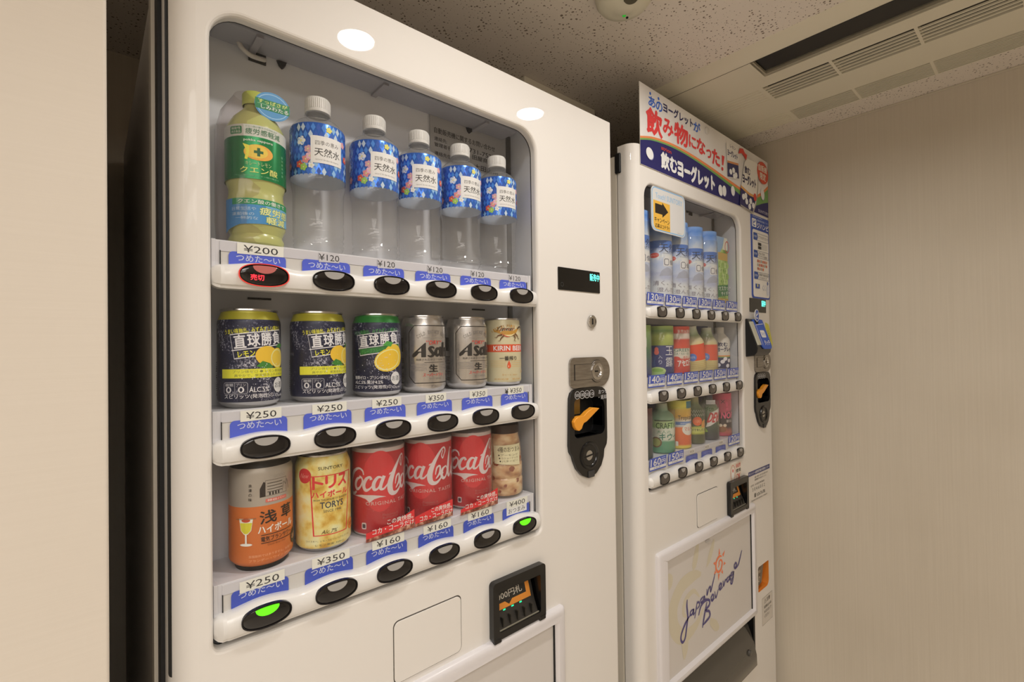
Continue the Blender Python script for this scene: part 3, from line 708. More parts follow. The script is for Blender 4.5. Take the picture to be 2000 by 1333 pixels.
for i, (x, du, green, lab) in enumerate(((146.4, 0, 0, 'navy lemon chu-hi can with yellow rim, leftmost on the middle shelf'),
        (228.8, 5, 0, 'navy lemon chu-hi can with yellow rim, second from left on the middle shelf'), (313, -16, 1, 'navy grapefruit chu-hi can with green rim on the middle shelf'))):
    t = thing('drink_can', lab, 'can', (x, Y_CAN, SHELF2), cans)
    can_body(t, [(0, ALU), (7.5, NAVY), (104, LIME if not green else GREENB)], r=34.5, h=116.5)
    p = Print(du); lemon_print(p, green); wrap_print(p, 34.5, 'printed_label', t)
# silver beer cans
SILV = noisy('silver_can', [(.3, '#b9b6b4'), (.7, '#cdcac6')], 60, (1, 1, .05), rough=.27, metal=.85)
def silver_print(p):
    K = '#26221f'; Rd = '#c4463c'
    fr = [(-41, 91), (-32, 101), (30, 101), (39, 91), (39, 25), (30, 15), (-32, 15), (-41, 25)]
    p.line(fr, 1.3, K, closed=True)
    for i, ch in enumerate('COLD BREWED BEER'):
        a = (i-7.5)*3.3; zz = 92-abs(a)**2*.012
        if ch != ' ': p.text(ch, a-3.3, a-.7, zz-3, zz+2.4, '#7b7570', .01, rot=-a*1.1)
    p.text('SUPER', -5, 3, 85.6, 87.4, '#8b8580', 0); p.rect(-19, 16, 82.2, 82.7, '#8b8580')
    p.text('DRY', -9, 7, 72.6, 78.4, Rd, .02, shear=.25); p.text("''", -14, -10.5, 76, 78.4, Rd); p.text("''", 8.5, 12, 76, 78.4, Rd)
    # heavy slanted lettering
    A = [(-35, 54.5), (-33.5, 53.4), (-29, 55.5), (-25, 60), (-21.5, 60.6), (-21.5, 53.6), (-14.5, 53.6), (-14.5, 75), (-16, 75), (-25, 67), (-33, 60), (-35.2, 57)]
    p.poly(A, K); p.poly([(-26.5, 62.5), (-21.5, 67.5), (-21.5, 62)], SILV)
    p.line([(-1.5, 66.5, 1.6), (-5, 68.6, 3), (-9, 66.6, 4.4), (-6, 61.8, 4.6), (-3.2, 57.6, 4.4), (-7, 54.6, 3), (-12, 56, 1.8)], 3, K, sub=5)
    p.line([(9, 65.5, 3), (3.5, 66, 4), (1.2, 60.5, 5), (3.4, 55.6, 3.6), (8, 58.6, 2)], 3, K, sub=5); p.line([(10.5, 69, 4.2), (9.6, 60, 4.8), (11.4, 54.4, 3)], 4, K, sub=4)
    p.line([(17, 76, 4.4), (15.6, 64, 4.8), (15.6, 54, 4.6)], 4, K); p.line([(17.5, 62, 2), (21.5, 67, 3.4), (24.5, 63, 4.6), (24.4, 54, 4.4)], 4, K, sub=4); p.line([(30.6, 67.5, 4.6), (30, 54, 4.4)], 4, K); p.ell(31.4, 72.6, 2.8, 2.6, K)
    p.text('洗練されたクリアな味、辛口。', -30, 28, 48.3, 51.6, '#4b4642', .005); p.rect(-17, 20, 45.4, 46, K)
    for z in (43, 40.6, 38.2, 35.8, 33.4): p.rect(-38, -13, z, z+.6, '#8b8684', up=(z == 43)); p.rect(7, 36, z, z+.6, '#8b8684', up=False)
    p.text('生', -10, 4, 31.6, 42.4, K, .03); p.text('スーパードライ', -19, 15, 24.6, 29.6, Rd, .02, shear=.2); p.text('生ビール（非熱処理）', -10, 11, 19.6, 22.8, '#7b7570', 0); p.text('350ml', -7, 5, 7.5, 11.5, '#7b7570', 0)
    for i in range(18): p.rect(-70, -56, 14+i*2.2, 14+i*2.2+random.uniform(.5, 1.5), '#4b4643', up=(i == 0))
    p.rect(-70, -58, 62, 84, '#3b3733'); p.text('4', -66, -61, 93, 101, '#d8d4d0', .02)
for x, du, lab in ((390, 0, 'silver dry beer can beside the grapefruit chu-hi can'), (472.5, 2, 'silver dry beer can beside the cream beer can')):
    t = thing('drink_can', lab, 'can', (x, Y_CAN, SHELF2), cans); can_body(t, [(0, SILV)], r=34, h=116.5)
    p = Print(du); silver_print(p); wrap_print(p, 34, 'printed_label', t)
# cream beer can
CREAM = mat('cream_can', '#e2d9b4', .35, metal=.1)
t = thing('drink_can', 'cream and red beer can at the right end of the middle shelf', 'can', (551, Y_CAN, SHELF2), cans)
can_body(t, [(0, ALU), (7, CREAM)], r=33, h=116.5)
p = Print(); Gd = '#b98a3c'; K = '#3b2a18'
p.rect(-103, 103, 58.5, 71.5, '#d2502f'); p.text('KIRIN BEER', -39, 22, 61, 69, '#f3eee2', .035)
for i, ch in enumerate("KIRIN'S PRIME BREW"):
    a = (i-8.5)*3.4; zz = 101-a*a*.011; p.text(ch, a-13.2, a-10.8, zz, zz+4.4, Gd, .01, rot=-a*1.1)
p.line([(-27, 90, 2), (-21, 91.5, 7), (-13, 90, 9), (-4, 91, 8), (3, 95, 5), (8, 99, 2)], 6, Gd, sub=6); p.line([(-25, 88, 1), (-17, 86.8, 2.4), (-8, 87, 2.4), (0, 90, 1)], 2, '#e3cf9c', sub=5)
p.poly([(-27, 96), (-31, 97.5), (-36, 95), (-37, 93), (-33, 92.5), (-30, 91), (-26, 90)], Gd); p.line([(-31, 97, 1.4), (-28, 101, 1), (-24, 103, .5)], 1, K, sub=4); p.ell(-31.5, 95.4, .8, .7, K)
for q_ in range(7): p.line([(-27+q_*3.4, 95.4-abs(q_-3)*.3, 1.8), (-24+q_*3.4, 98.6, 1.4), (-20+q_*3.4, 99, .4)], 1.4, K if q_ % 2 else '#8a4a2a', sub=4)
p.line([(6, 98, 2), (12, 102, 2.4), (17, 100, 2), (15, 96, .6)], 2, K, sub=5); p.line([(-24, 90, .8), (-17, 85.6, 1.6), (-10, 84.5, .6)], 1, '#c23b2c', sub=4)
for q_ in ([(-23, 88), (-30, 86.5), (-33, 83), (-36, 84)], [(-20, 87), (-25, 82), (-27, 78), (-30, 77.5)], [(-3, 88), (1, 83), (-1, 78.5), (3, 77)], [(0, 90), (6, 86), (9, 81), (12, 82)]): p.line([(*q_[0], 3), (*q_[1], 2), (*q_[2], 1), (*q_[3], .6)], 1.4, '#6b4622', sub=5)
p.text('一番搾り', -28, 3, 44, 51.5, '#2a2320', .02)
for z in (43, 39.6, 36.2, 33): p.rect(-46, -17, z, z+.45, '#d6b06a', up=(z == 43)); p.rect(-8, 22, z, z+.45, '#d6b06a', up=False)
p.poly([(-12, 44), (-9.4, 38), (-8.6, 34), (-10, 31), (-12, 30.2), (-14, 31), (-15.4, 34), (-14.6, 38)], '#d6532c'); p.ell(-13, 34, 1, 1.8, '#eba88a')
p.text('生ビール 350ml', -24, 4, 18, 21, '#c49a55', 0); p.text('お酒', 14, 22, 22, 27, '#c49a55', 0); p.text('非熱処理　要冷蔵', -38, 12, 10.5, 13.4, '#c49a55', 0)
wrap_print(p, 33, 'printed_label', t)

# ---- bottom shelf
SHELF3 = -261.5+.2; low = 'drinks on the bottom shelf of the near machine'
GREYC = mat('warm_grey_print', '#b9b0a4', .4, metal=.2); ORG_ = mat('orange_print', '#d9783a', .42)
t = thing('drink_can', 'orange and grey brandy highball can at the left end of the bottom shelf', 'can', (158, 655, SHELF3), low)
MB().lathe([(0, 0), (28, 0), (29, 2), (29, 8.5), (0, 8.5)], BLACKM, 36).build('stand', t, org=(0, 0, 0))
tb = MB(); can_body(t, [(0, ORG_), (74, GREYC), (118, mat('dark_lid', '#2c2926', .4))], r=35.3, h=128)
for ch in list(t.children):
    if ch.name.startswith(('body', 'lid')): ch.location.z = .003
p = Print(dv=3); K = '#2a231e'
p.text('GODO', 5, 20, 105, 108.5, '#9a9186', 0); p.poly([(-10, 84), (-4, 84.5), (-4, 101), (-6, 102), (-10, 94)], K)
p.line([(-4, 85), (22, 85), (22, 103), (-4, 103)], .6, '#6b6358', closed=True)
for z in (99.5, 96, 92.5, 89.5): p.line([(-2, z), (16, z)], .9, '#5b544b')
for x in (0, 3.4, 6.8, 10.2): p.rect(x, x+1.6, 85.5, 89, K, up=False)
p.line([(16, 87), (18, 98), (21, 94), (23, 100), (26, 88)], .7, '#7b7267', sub=4); p.rr(-4, 22, 77.5, 81.5, 1, '#c9695c'); p.text('神谷バー', -2, 20, 78.3, 80.8, '#e4d8cc', 0)
for i, ch in enumerate('浪漫の味'): p.text(ch, -22, -18.4, 97-i*5.4, 100.6-i*5.4, K, .01)
p.text('浅', -10, 8, 53, 68, K, .025, rot=3); p.text('草', 14, 30, 54.5, 70, K, .025, rot=3)
p.text('ハイボール', -12, 32, 42, 51, '#ece2d6', .03); p.rect(-9, 31, 39.4, 40.2, K); p.text('電気ブランサワー', -9, 30, 32, 38, K, .015); p.rect(-9, 31, 30, 30.8, K); p.text('Denki Bran Sour', -2, 20, 26.6, 29, '#8a4a22', 0)
p.poly([(-33, 61), (-17, 61), (-19, 47), (-23, 42.5), (-27, 42.5), (-31, 47)], '#e6e2d0'); p.poly([(-32, 56), (-18, 56), (-19.6, 47), (-23.3, 43.4), (-26.7, 43.4), (-30.4, 47)], '#cfc93a'); p.ell(-25, 59, 5, 2.4, '#b8482e'); p.rect(-26, -24, 31, 43, '#e6e2d8'); p.ell(-25, 30.6, 7, 1.6, '#e6e2d8'); p.line([(-37, 60), (-14, 60.6)], .8, '#8a6a4a')
p.ell(38, 26, 8, 9.4, K); p.text('お酒', 32.5, 43.5, 22.6, 29.4, '#d8a07a'); p.text('炭酸飲料ではありません。お酒です', -22, 32, 15, 18.2, '#e6a57c', 0); p.text('ブランデー・ワイン 340ml', -22, 28, 10, 13, '#e6a57c', 0)
wrap_print(p, 35.3, 'printed_label', t)

TORY = noisy('golden_bubble_print', [(.32, '#c79a3a'), (.45, '#ddc36a'), (.55, '#e8d68e'), (.7, '#efe4b4')], 55, detail=4, rough=.38)
t = thing('drink_can', 'pale yellow whisky highball can with red katakana beside the orange can', 'can', (233.8, Y_CAN, SHELF3), low)
can_body(t, [(0, ALU), (6, TORY), (122, ALU)], r=34.7, h=124)
p = Print(); Rd = '#d23a3c'
p.text('SUNTORY', -18, 14, 106, 110, '#5a523a', .02)
p.line([(-28, 98), (-24, 23), (20, 23), (28, 99)], 2, Rd, closed=True); p.ell(-36, 99, 9.5, 9.5, '#c4383a'); p.text('New', -42, -30, 96, 102, '#d88a80', 0, shear=.3)
for i, ch in enumerate('トリス'): p.text(ch, -25+i*16, -12+i*16, 82+.4*i, 97+.4*i, Rd, .06)
p.text('ハイボール', -26, 22, 71, 79, Rd, .04); p.text('FROM THE HOUSE OF SUNTORY', -24, 22, 66.6, 69, '#54503e', 0); p.text('TORYS', -16, 14, 57, 65, '#33384a', .02); p.text('SINCE 1946', -12, 11, 51.6, 55, '#6a6650', 0)
p.text('Alc.7%', -14, 5, 24.5, 29.5, '#4a3f2a', .005, shear=.35); p.ell(31, 27, 7.4, 7.4, '#d88a3c'); p.text('お酒', 26.4, 35.6, 24.4, 29.6, '#7a4a20'); p.text('ウイスキー、レモンスピリッツ(アルコール)', -34, 24, 14.4, 17.4, '#77704e', 0); p.text('レモン果実 350ml', -22, 14, 9.6, 12.4, '#77704e', 0)
wrap_print(p, 34.7, 'printed_label', t)

# red cola cans in clear sleeves
RED = noisy('red_can_print', [(.62, '#c23036'), (.72, '#c8383c')], 300, rough=.35)
def cola_print(p):
    Wt = '#e2d8d8'
    p.poly([(-14+25*math.cos(a), 77+42*math.sin(a)) for a in [2*PI*i/36 for i in range(36)]], '#d83c40')
    for i in range(46): p.ell(random.uniform(-70, 50), random.uniform(12, 112), .45, .45, '#d98084', n=6, up=(i == 0))
    L = lambda pts: p.line(pts, 3, Wt, sub=7)
    L([(-37, 86, 1.6), (-39, 92, 2.4), (-46, 94.5, 3), (-57, 88, 5), (-66, 74, 7), (-66, 62, 7), (-59, 57.5, 5), (-50, 62, 2.4)])
    L([(-42, 82.5, 2), (-49, 79, 4), (-52.5, 71, 5), (-49, 65.5, 4.2), (-43, 69, 2.6), (-39, 77, 2.4), (-40.5, 82, 2.4), (-44, 84, 1.4), (-38, 79, 1.4)])
    L([(-26, 79.5, 4), (-28, 83.4, 3), (-33.5, 80, 4.4), (-37, 71.5, 5), (-34, 65.2, 4.4), (-28, 67.5, 2.4), (-23, 73, 1.6)])
    L([(-11, 81.5, 2), (-17, 82.5, 3.6), (-22.5, 74.5, 4.8), (-22, 66.5, 4.4), (-17, 67.5, 2.4), (-12, 76, 2)]); L([(-8.5, 84, 4.4), (-12.5, 74, 4.6), (-13.5, 66.8, 4), (-9, 66.4, 2.6), (-3, 73, 1.4)])
    p.poly([(-2, 84), (4, 86.4), (4.8, 88.8), (-1.2, 86.4)], Wt)
    L([(23, 98, 1.4), (25.5, 104, 2), (23, 109, 2.4), (17, 105, 3), (7, 90, 5.4), (0, 73, 8), (1, 60.5, 7.4), (8, 57.5, 5), (16, 63, 2.6), (21, 72, 2)])
    L([(23, 98, 1.4), (20.5, 93, 1.6), (18.5, 98, 1.6), (21, 105, 1.4)]); L([(8, 70, 1.2), (10.5, 80, 2.6), (15.5, 82, 2.4), (15, 72, 3.4), (9, 64, 1.6)])
    L([(26, 80, 2), (20.5, 77, 3.6), (18, 69, 4.6), (21.5, 62.6, 4), (27, 66, 2.4), (29.5, 75, 2.2), (26, 81, 1.6)]); L([(42, 104, 1.6), (38, 106, 2), (34, 92, 4.4), (31.5, 72, 4.8), (34, 63.6, 3.4), (40, 70, 1.4)]); L([(52, 80, 2), (46, 79, 3.8), (42, 71, 4.4), (44.5, 64, 3.6), (50.5, 72, 2)]); L([(55, 82, 4), (52, 71, 4.4), (54, 64.4, 3), (60, 71, 1.4)])
    p.poly([(-57, 56.2), (-40, 58.6), (-24, 58.6), (-14, 57.2), (-6, 55), (-15, 54.8), (-22, 53), (-28.4, 48.2), (-34, 53.2), (-42, 55.2)], Wt)
    p.text('ORIGINAL TASTE', -34, 38, 44.6, 49.4, '#d9b6b0', .02, sp=1.15); p.text('Delicious &', -11, 12, 28.4, 31.4, '#b06a66', 0); p.text('Refreshing', -11, 12, 24.4, 27.2, '#b06a66', 0)
    p.rr(-40.5, -33.5, 11.5, 20.5, 1.6, '#dcd4d4'); p.rr(-39.3, -34.7, 13.2, 18.6, 1, '#4a3f48')
SLEEVE_W = mat('sleeve_white', '#dcd2cc', .4); SLV = clear('can_sleeve', '#f6f2f2', .035, '#f0e4e4', 1.38, .08)
t = thing('cola_can', 'red cola can in a clear sleeve beside the yellow highball can', 'can', (313, Y_CAN, SHELF3), low)
MB().lathe([(30, 0), (35.5, 3), (36.4, 5.5, RED), (36.4, 116.5, SLEEVE_W), (36.4, 122), (33, 122), (0, 122)], SLEEVE_W, 56).build('body', t, org=(0, 0, 0))
MB().lathe([(34, .5), (38.4, 8), (38.4, 118), (37.2, 125), (33, 130)], SLV, 48).build('clear_sleeve', t, org=(0, 0, 0))
p = Print(); cola_print(p); wrap_print(p, 36.4, 'printed_label', t)
dup(t, (396, Y_CAN, SHELF3), 'red cola can in a clear sleeve, middle one of the three red cans', -17/36.4)
dup(t, (476, Y_CAN, SHELF3), 'red cola can in a clear sleeve beside the nut jar', -3/36.4)
# promo cards in front of the cola cans
BROWN = noisy('ice_and_cola_print', [(.35, '#4a221a'), (.5, '#8a4a38'), (.65, '#c89a84')], 120, rough=.4)
for pts, lab in (([(276, -249), (311, -246), (349, -233), (349, -259), (276, -261)], 'red slanted promo card in front of the first cola can'), ([(350, -245), (383, -238), (415, -233), (415, -258), (350, -259)], 'red slanted promo card in front of the middle cola can'), ([(430, -253), (463, -247), (504, -234), (504, -260), (430, -262)], 'red slanted promo card in front of the cola can by the nut jar')):
    x0 = pts[0][0]; x1 = pts[2][0]; zt = pts[2][1]; w_ = x1-x0
    t = thing('promo_card', lab, 'card', ((x0+x1)/2, 617, pts[3][1]), 'red promo cards on the bottom shelf')
    MB().prism(pts, 616, 616.5, ink('#cf3034')).build('card', t)
    p = Print(); p.poly([(x0, pts[4][1]), (x0, pts[4][1]+4), (x0+w_*.5, pts[4][1]+6), (x1, pts[3][1]+7), (x1, pts[3][1])], BROWN)
    p.text('この爽快感。', x0+w_*.42, x1-2, zt-12, zt-4.6, '#eadcd8', .015, rot=0); p.text('コカ・コーラだけ', x0+w_*.12, x1-1, zt-20.4, zt-13, '#eadcd8', .015)
    flat_print(p, 615.95, 'card_lettering', t)
# nut jar
NUTS = noisy('nuts_print', [(.3, '#8a5532'), (.45, '#c08f5e'), (.6, '#dab98a'), (.75, '#e6d0a6')], 42, (1, 1, 1.6), detail=2, rough=.4)
t = thing('nut_jar', 'clear jar of mixed nuts with dark lid at the right end of the bottom shelf', 'jar', (551, Y_CAN, SHELF3), low)
MB().lathe([(0, 4), (30, 4), (32.5, 8), (32.5, 30), (31, 33), (32, 36), (32, 56), (30.4, 59), (31, 62), (29, 90), (26, 104), (24.6, 112)], NUTS, 48).build('nuts', t, org=(0, 0, 0))
MB().lathe([(0, .2), (30, .2), (33.4, 4), (33.6, 30), (32, 33.4), (33, 36), (33, 56), (31.4, 59.4), (32, 62), (30, 90), (27, 105), (25.4, 114)], PET, 48).build('jar', t, org=(0, 0, 0))
MB().lathe([(0, 126), (25, 126), (27, 124), (27, 110), (25.5, 109)], mat('jar_lid', '#3a2a24', .4), 48).build('lid', t, org=(0, 0, 0))
m = MB(); 
for (u, z) in ((-8, 50), (4, 28), (-20, 22), (-36, 60), (-2, 12), (10, 66), (-44, 34), (-30, 12)):
    a = u/32; m.add([((31.6+1.4*y)*math.sin(a)+x*math.cos(a)*6, -(31.6+1.4*y)*math.cos(a)+x*math.sin(a)*6, z+zz*4.6) for x, y, zz in [(0, 1, 0), (1, 0, 0), (.6, .3, .8), (-.3, .3, 1.1), (-1, 0, .2), (-.7, .3, -.8), (.3, .3, -1.1)]], [(0, 1, 2), (0, 2, 3), (0, 3, 4), (0, 4, 5), (0, 5, 6), (0, 6, 1)], mat('almond', '#9a4f2a', .5))
o = m.build('almonds', t, org=(0, 0, 0)); o['kind'] = 'stuff'
p = Print(); p.poly([(-40, 60), (8, 56), (12, 92), (-40, 90)], '#cfc9a6'); p.text('4種のおつまみ', -33, 10, 79, 88, '#4b4430', .01)
for i, s in enumerate(('アーモンド', 'カシューナッツ', 'バターピー')): p.ell(-31+i, 74-i*5, 1.3, 1.3, '#3b3424'); p.text(s, -28+i, 4, 72.4-i*5, 75.8-i*5, '#6a6148', 0)
MB2 = p.emit(MB(), lambda u, v, l: cyl(33.0-(v-60)*.07+.3)(u, v, l), .03, strip=4).build('printed_label', t, org=(0, 0, 0), merge=False)

# ---- top shelf: lemon drink and five water bottles
SHELF1 = 124+.2; topg = 'bottles on the top shelf of the near machine'
LIQ = mat('lemon_liquid', '#c4c77e', .25, coat=.2); CAPY = mat('lemon_cap', '#c2cc62', .4)
GRN = noisy('green_foil', [(.35, '#0f653a'), (.6, '#178048')], 8, (1, 1, .1), rough=.25, metal=.35)
t = thing('drink_bottle', 'yellow green lemon drink bottle with green label and round neck badge', 'bottle', (155, Y_CAN, SHELF1), topg)
MB().lathe([(0, 0), (26, 0), (30, 3), (31, 8), (28.5, 14), (30.5, 20), (32.5, 24), (32.5, 54), (30.5, 60), (30, 68), (32.5, 76), (33.4, 80), (33.4, 139), (31.5, 146), (25, 158), (16, 168), (13, 172), (12.4, 176)], LIQ, 52).build('bottle', t, org=(0, 0, 0))
MB().lathe([(14.4, 175), (14.8, 177), (14.8, 189), (13.6, 191), (0, 191)], CAPY, 36).build('cap', t, org=(0, 0, 0))
MB().lathe([(33.9, 77), (33.9, 127, mat('label_white', '#d9dbd2', .4)), (33.9, 141)], GRN, 52).build('label', t, org=(0, 0, 0))
p = Print(-5); Wt = '#dfe2d4'; Yl = '#e0df7e'
p.rr(-33, -18, 129.5, 138.5, 1.5, '#1e7a48'); p.text('機能性', -31.5, -19.5, 134.4, 137.6, Wt, 0); p.text('表示食品', -31.5, -19.5, 130.4, 133.6, Wt, 0); p.text('疲労感軽減', -14, 26, 129.5, 136.5, '#4d7a5c', .015); p.text('クエン酸の働きで日常生活の', -14, 22, 137.4, 139.6, '#7d9a86', 0)
p.text('pokka sapporo', -16, 16, 120.5, 124, Wt, .02); p.ell(0, 108.5, 16, 9.5, '#e6a23e'); p.ell(-2.5, 109.5, 12.6, 8, '#ecc04a'); p.poly([(-17, 118), (-13, 110), (-15, 100), (-12, 99), (-10, 108), (-10, 116)], '#e8d84e')
p.rect(-5, 5, 107.4, 110.6, '#1c5a34'); p.rect(-1.6, 1.6, 104, 114, '#1c5a34', up=False); p.text('キレートレモン', -14, 14, 92.5, 97.6, '#bfc98e', 0); p.text('クエン酸', -20, 22, 83.4, 91, Yl, .012); p.text('クエン酸2700mg クエン酸の働きで', -26, 24, 79.4, 81.6, '#7fb58e', 0)
for i in range(6): p.text('酸味爽快炭酸'[i], 29, 31.6, 110-i*4.6, 113-i*4.6, '#8abf9a', 0)
wrap_print(p, 33.9, 'printed_label', t)
p = Print(-6); p.poly([(-44, 54), (50, 54), (50, 27), (30, 25), (8, 24.6), (-20, 23), (-36, 18), (-44, 14)], '#3f86bf'); p.poly([(6, 54), (50, 54), (50, 27), (30, 25), (14, 26)], '#6fa9d0'); p.rect(-30, 50, 46.6, 54, '#1f8a56')
p.text('クエン酸の働きで', -22, 36, 47.8, 52.8, '#dfe8d8', .01); p.text('疲労感', 2, 42, 35.4, 44.4, '#e9eb9a', .03, edge='#4a8a4a', ew=.03); p.text('軽減', 9, 36, 25.6, 34, '#e9eb9a', .03, edge='#4a8a4a', ew=.03); p.text('日常生活や', -30, -2, 39.4, 43.6, '#b6cfe0', 0); p.text('運動後の', -30, -4, 33.4, 37.4, '#b6cfe0', 0); p.text('一時的な', -25, 0, 28.6, 32.4, '#b6cfe0', 0)
p.emit(MB(), cyl(33.4), .02, strip=4).build('lower_label', t, org=(0, 0, 0), merge=False)
bd = MB().prism(ellipse(13, 172, 20, 17, 32), -25, -24.4, ink('#4d8fc4')).build('neck_badge', t, org=(0, 0, 0))
p = Print(); p.ringe(13, 172, 18, 15, 1.2, '#8fbbe0'); p.poly([(-6.8, 174.4), (32.8, 173), (32.6, 164.4), (-5, 166), (-6.4, 178.5), (31, 178.5)][:0] or [(-6.6, 166), (32.4, 166), (32.6, 178.5), (-6.4, 178.5)], '#1f7a4a'); p.text('すっぱさが', -3, 30, 173.4, 178, '#d8de7e', .02); p.text('しみわたる', 0, 31, 167, 171.8, '#dfe6dc', .02); p.rect(-4, 20, 172.1, 172.6, '#8fc49a')
flat_print(p, -25.05, 'badge_lettering', bd, org=(0, 0, 0))
# loose clear wrap behind the lemon bottle
MB().lathe([(35, 2), (36.4, 30), (36, 140), (30, 165), (17, 186), (15, 190)], SLV, 40, c=(-7, 6)).build('clear_wrap', t, org=(0, 0, 0))

BLUEL = noisy('blue_foil', [(.3, '#2456b8'), (.6, '#3a78d2')], 20, (1, 1, .2), rough=.22, metal=.4)
t = thing('water_bottle', 'clear water bottle with blue patterned label beside the lemon bottle', 'bottle', (231, Y_CAN, SHELF1), topg)
prof = [(0, 6), (14, 2), (22, 0), (28, 3), (31, 8), (31.8, 12), (30.6, 15), (31.8, 18), (30.6, 21), (32, 25), (32, 40), (31.4, 42), (32, 44), (32, 78), (32.6, 84), (34, 90), (34.4, 97), (34.4, 163), (33, 168), (27, 175), (18, 181), (14, 184), (13.4, 186), (16.4, 187), (16.4, 189), (13.6, 189.4), (13.6, 192)]
MB().lathe(prof, PET, 52).build('bottle', t, org=(0, 0, 0))
CAPW = mat('white_cap', '#e4e2de', .4)
m = MB().lathe([(15.4, 189.6), (16.3, 190), (16.3, 193), (15.9, 193.4), (15.9, 207.5), (14.6, 209.6), (0, 209.6)], CAPW, 40); cap = m.build('cap', t, org=(0, 0, 0))
m = MB()
for i in range(40):
    a = 2*PI*i/40; x, y = 16.05*math.sin(a), -16.05*math.cos(a); m.add([(x-.5*math.cos(a), y-.5*math.sin(a), z) for z in (194.5, 206.5)]+[(x*1.02, y*1.02, z) for z in (194.5, 206.5)]+[(x+.5*math.cos(a), y+.5*math.sin(a), z) for z in (194.5, 206.5)], [(0, 2, 3, 1), (2, 4, 5, 3)], CAPW)
m.build('cap_knurl', cap, org=(0, 0, 0))
MB().lathe([(34.7, 99.5), (34.7, 163), (33.9, 166)], BLUEL, 52).build('label', t, org=(0, 0, 0))
MB().lathe([(34.55, 99.6), (34.55, 162.8)], mat('label_inside', '#cfdaec', .5), 52).build('label_inside', t, org=(0, 0, 0))
p = Print(); cols = ['#1f4da8', '#2f66c4', '#5b93dc', '#86b3e6', '#2a5ab8', '#b9c9d8', '#3f7fd0']
for r_ in range(7):
    for c_ in range(20):
        u = -75+c_*6.4+(3.2 if r_ % 2 else 0); z = 103+r_*9.4; p.poly([(u, z-5.4), (u+2.9, z), (u, z+5.4), (u-2.9, z)], random.choice(cols), up=(r_ == 0 and c_ == 0))
for u, z, s, cc in ((-33, 142, 6, '#e4e6ea'), (-27, 118, 5.5, '#d98a8a'), (-36, 112, 5, '#d2553f'), (-30, 108, 5, '#9ac45a'), (-22, 122, 5, '#e3b3c4'), (-24, 131, 5, '#c99aa4'), (24, 146, 4.5, '#d9a0b0'), (2, 158, 4, '#dcd46a'), (30, 128, 5, '#d2553f'), (-20, 110, 4, '#e4e6ea'), (-60, 130, 6, '#e4e6ea'), (-56, 112, 5, '#d98a8a')):
    for k in range(5): a = 2*PI*k/5; p.ell(u+s*.6*math.cos(a), z+s*.6*math.sin(a), s*.42, s*.42, cc, n=10, up=(k == 0))
    p.ell(u, z, s*.22, s*.22, '#e8d98a', n=8)
p.rect(-20.5, 20.5, 113.5, 148.5, '#dddcda'); p.text('四季の恵み', -15, 15, 136.5, 142.5, '#55524f', 0); p.text('天然水', -16, 17, 122.5, 133, '#2d2a28', .012); p.text('naturel de eau de source', -15, 15, 117, 119.2, '#9a9896', 0)
p.line([(-48, 108), (-44, 115), (-40, 108)], .8, '#1b2a4a', closed=True); p.text('PET', -47, -41, 103.6, 106.6, '#1b2a4a', 0)
wrap_print(p, 34.7, 'printed_label', t)
for x, du, lab in ((312, 0, 'second water bottle from the left on the top shelf'), (386, -8, 'middle one of the five water bottles with blue labels'), (464, 0, 'second water bottle from the right end of the top shelf'), (543, -4, 'clear water bottle at the right end of the top shelf')):
    dup(t, (x, Y_CAN, SHELF1), lab, du/34.7)

# ------------------------------------------------------------------ drinks in the second machine
X2 = [849+x for x in BX]; X2[0] -= 20; Y2 = Y_CAN+9; S2 = [ROWZ[i][1]-9+.2 for i in range(3)]
def zgrad(key, stops, h, nscale=60, amt=.25, rough=.4):
    m = mat(key, rough=rough); n, l, b = nodes(m)
    tc = n.new('ShaderNodeTexCoord'); sp = n.new('ShaderNodeSeparateXYZ'); l.new(tc.outputs['Object'], sp.inputs[0])
    t = noise(m, tc.outputs['Object'], nscale, 4)
    d = n.new('ShaderNodeMath'); d.operation = 'MULTIPLY_ADD'; d.inputs[1].default_value = 1000/h; l.new(sp.outputs[2], d.inputs[0])
    k = n.new('ShaderNodeMath'); k.operation = 'MULTIPLY_ADD'; k.inputs[1].default_value = amt; k.inputs[2].default_value = -amt/2; l.new(t.outputs['Fac'], k.inputs[0]); l.new(k.outputs[0], d.inputs[2])
    r = ramp(m.node_tree, stops); l.new(d.outputs[0], r.inputs[0]); l.new(r.outputs[0], b.inputs['Base Color']); return m
def tube_item(name, label, col, row, h, body, r=31.5, group=None, lean=0, tube=True, prof=None, phi=0):
    t = thing(name, label, 'bottle', (X2[col], Y2, S2[row]), group or 'drinks in the corner machine')
    if lean: t.rotation_euler = (0, lean, 0)
    MB().lathe(prof or [(0, 1), (r-2, 1), (r, 3), (r, h), (r-1, h+.4)], body, 44).build('printed_sheet', t, org=(0, 0, 0))
    if tube: MB().lathe([(r+1.2, .4), (r+1.6, 2), (r+1.6, h*.86), (r+1.2, h*.87)], TUBE, 44).build('clear_tube', t, org=(0, 0, 0))
    return t
SKY = zgrad('sky_print', [(0, '#dfe2ea'), (.16, '#dadfee'), (.28, '#b4bcd8'), (.34, '#c6cfea'), (.44, '#b5c4ee'), (.52, '#dde2f2'), (.60, '#5a83cf'), (.66, '#dfe4ee'), (.8, '#9db9e6'), (.92, '#5589d6'), (1, '#7aa4e2')], 200, 40, .22)
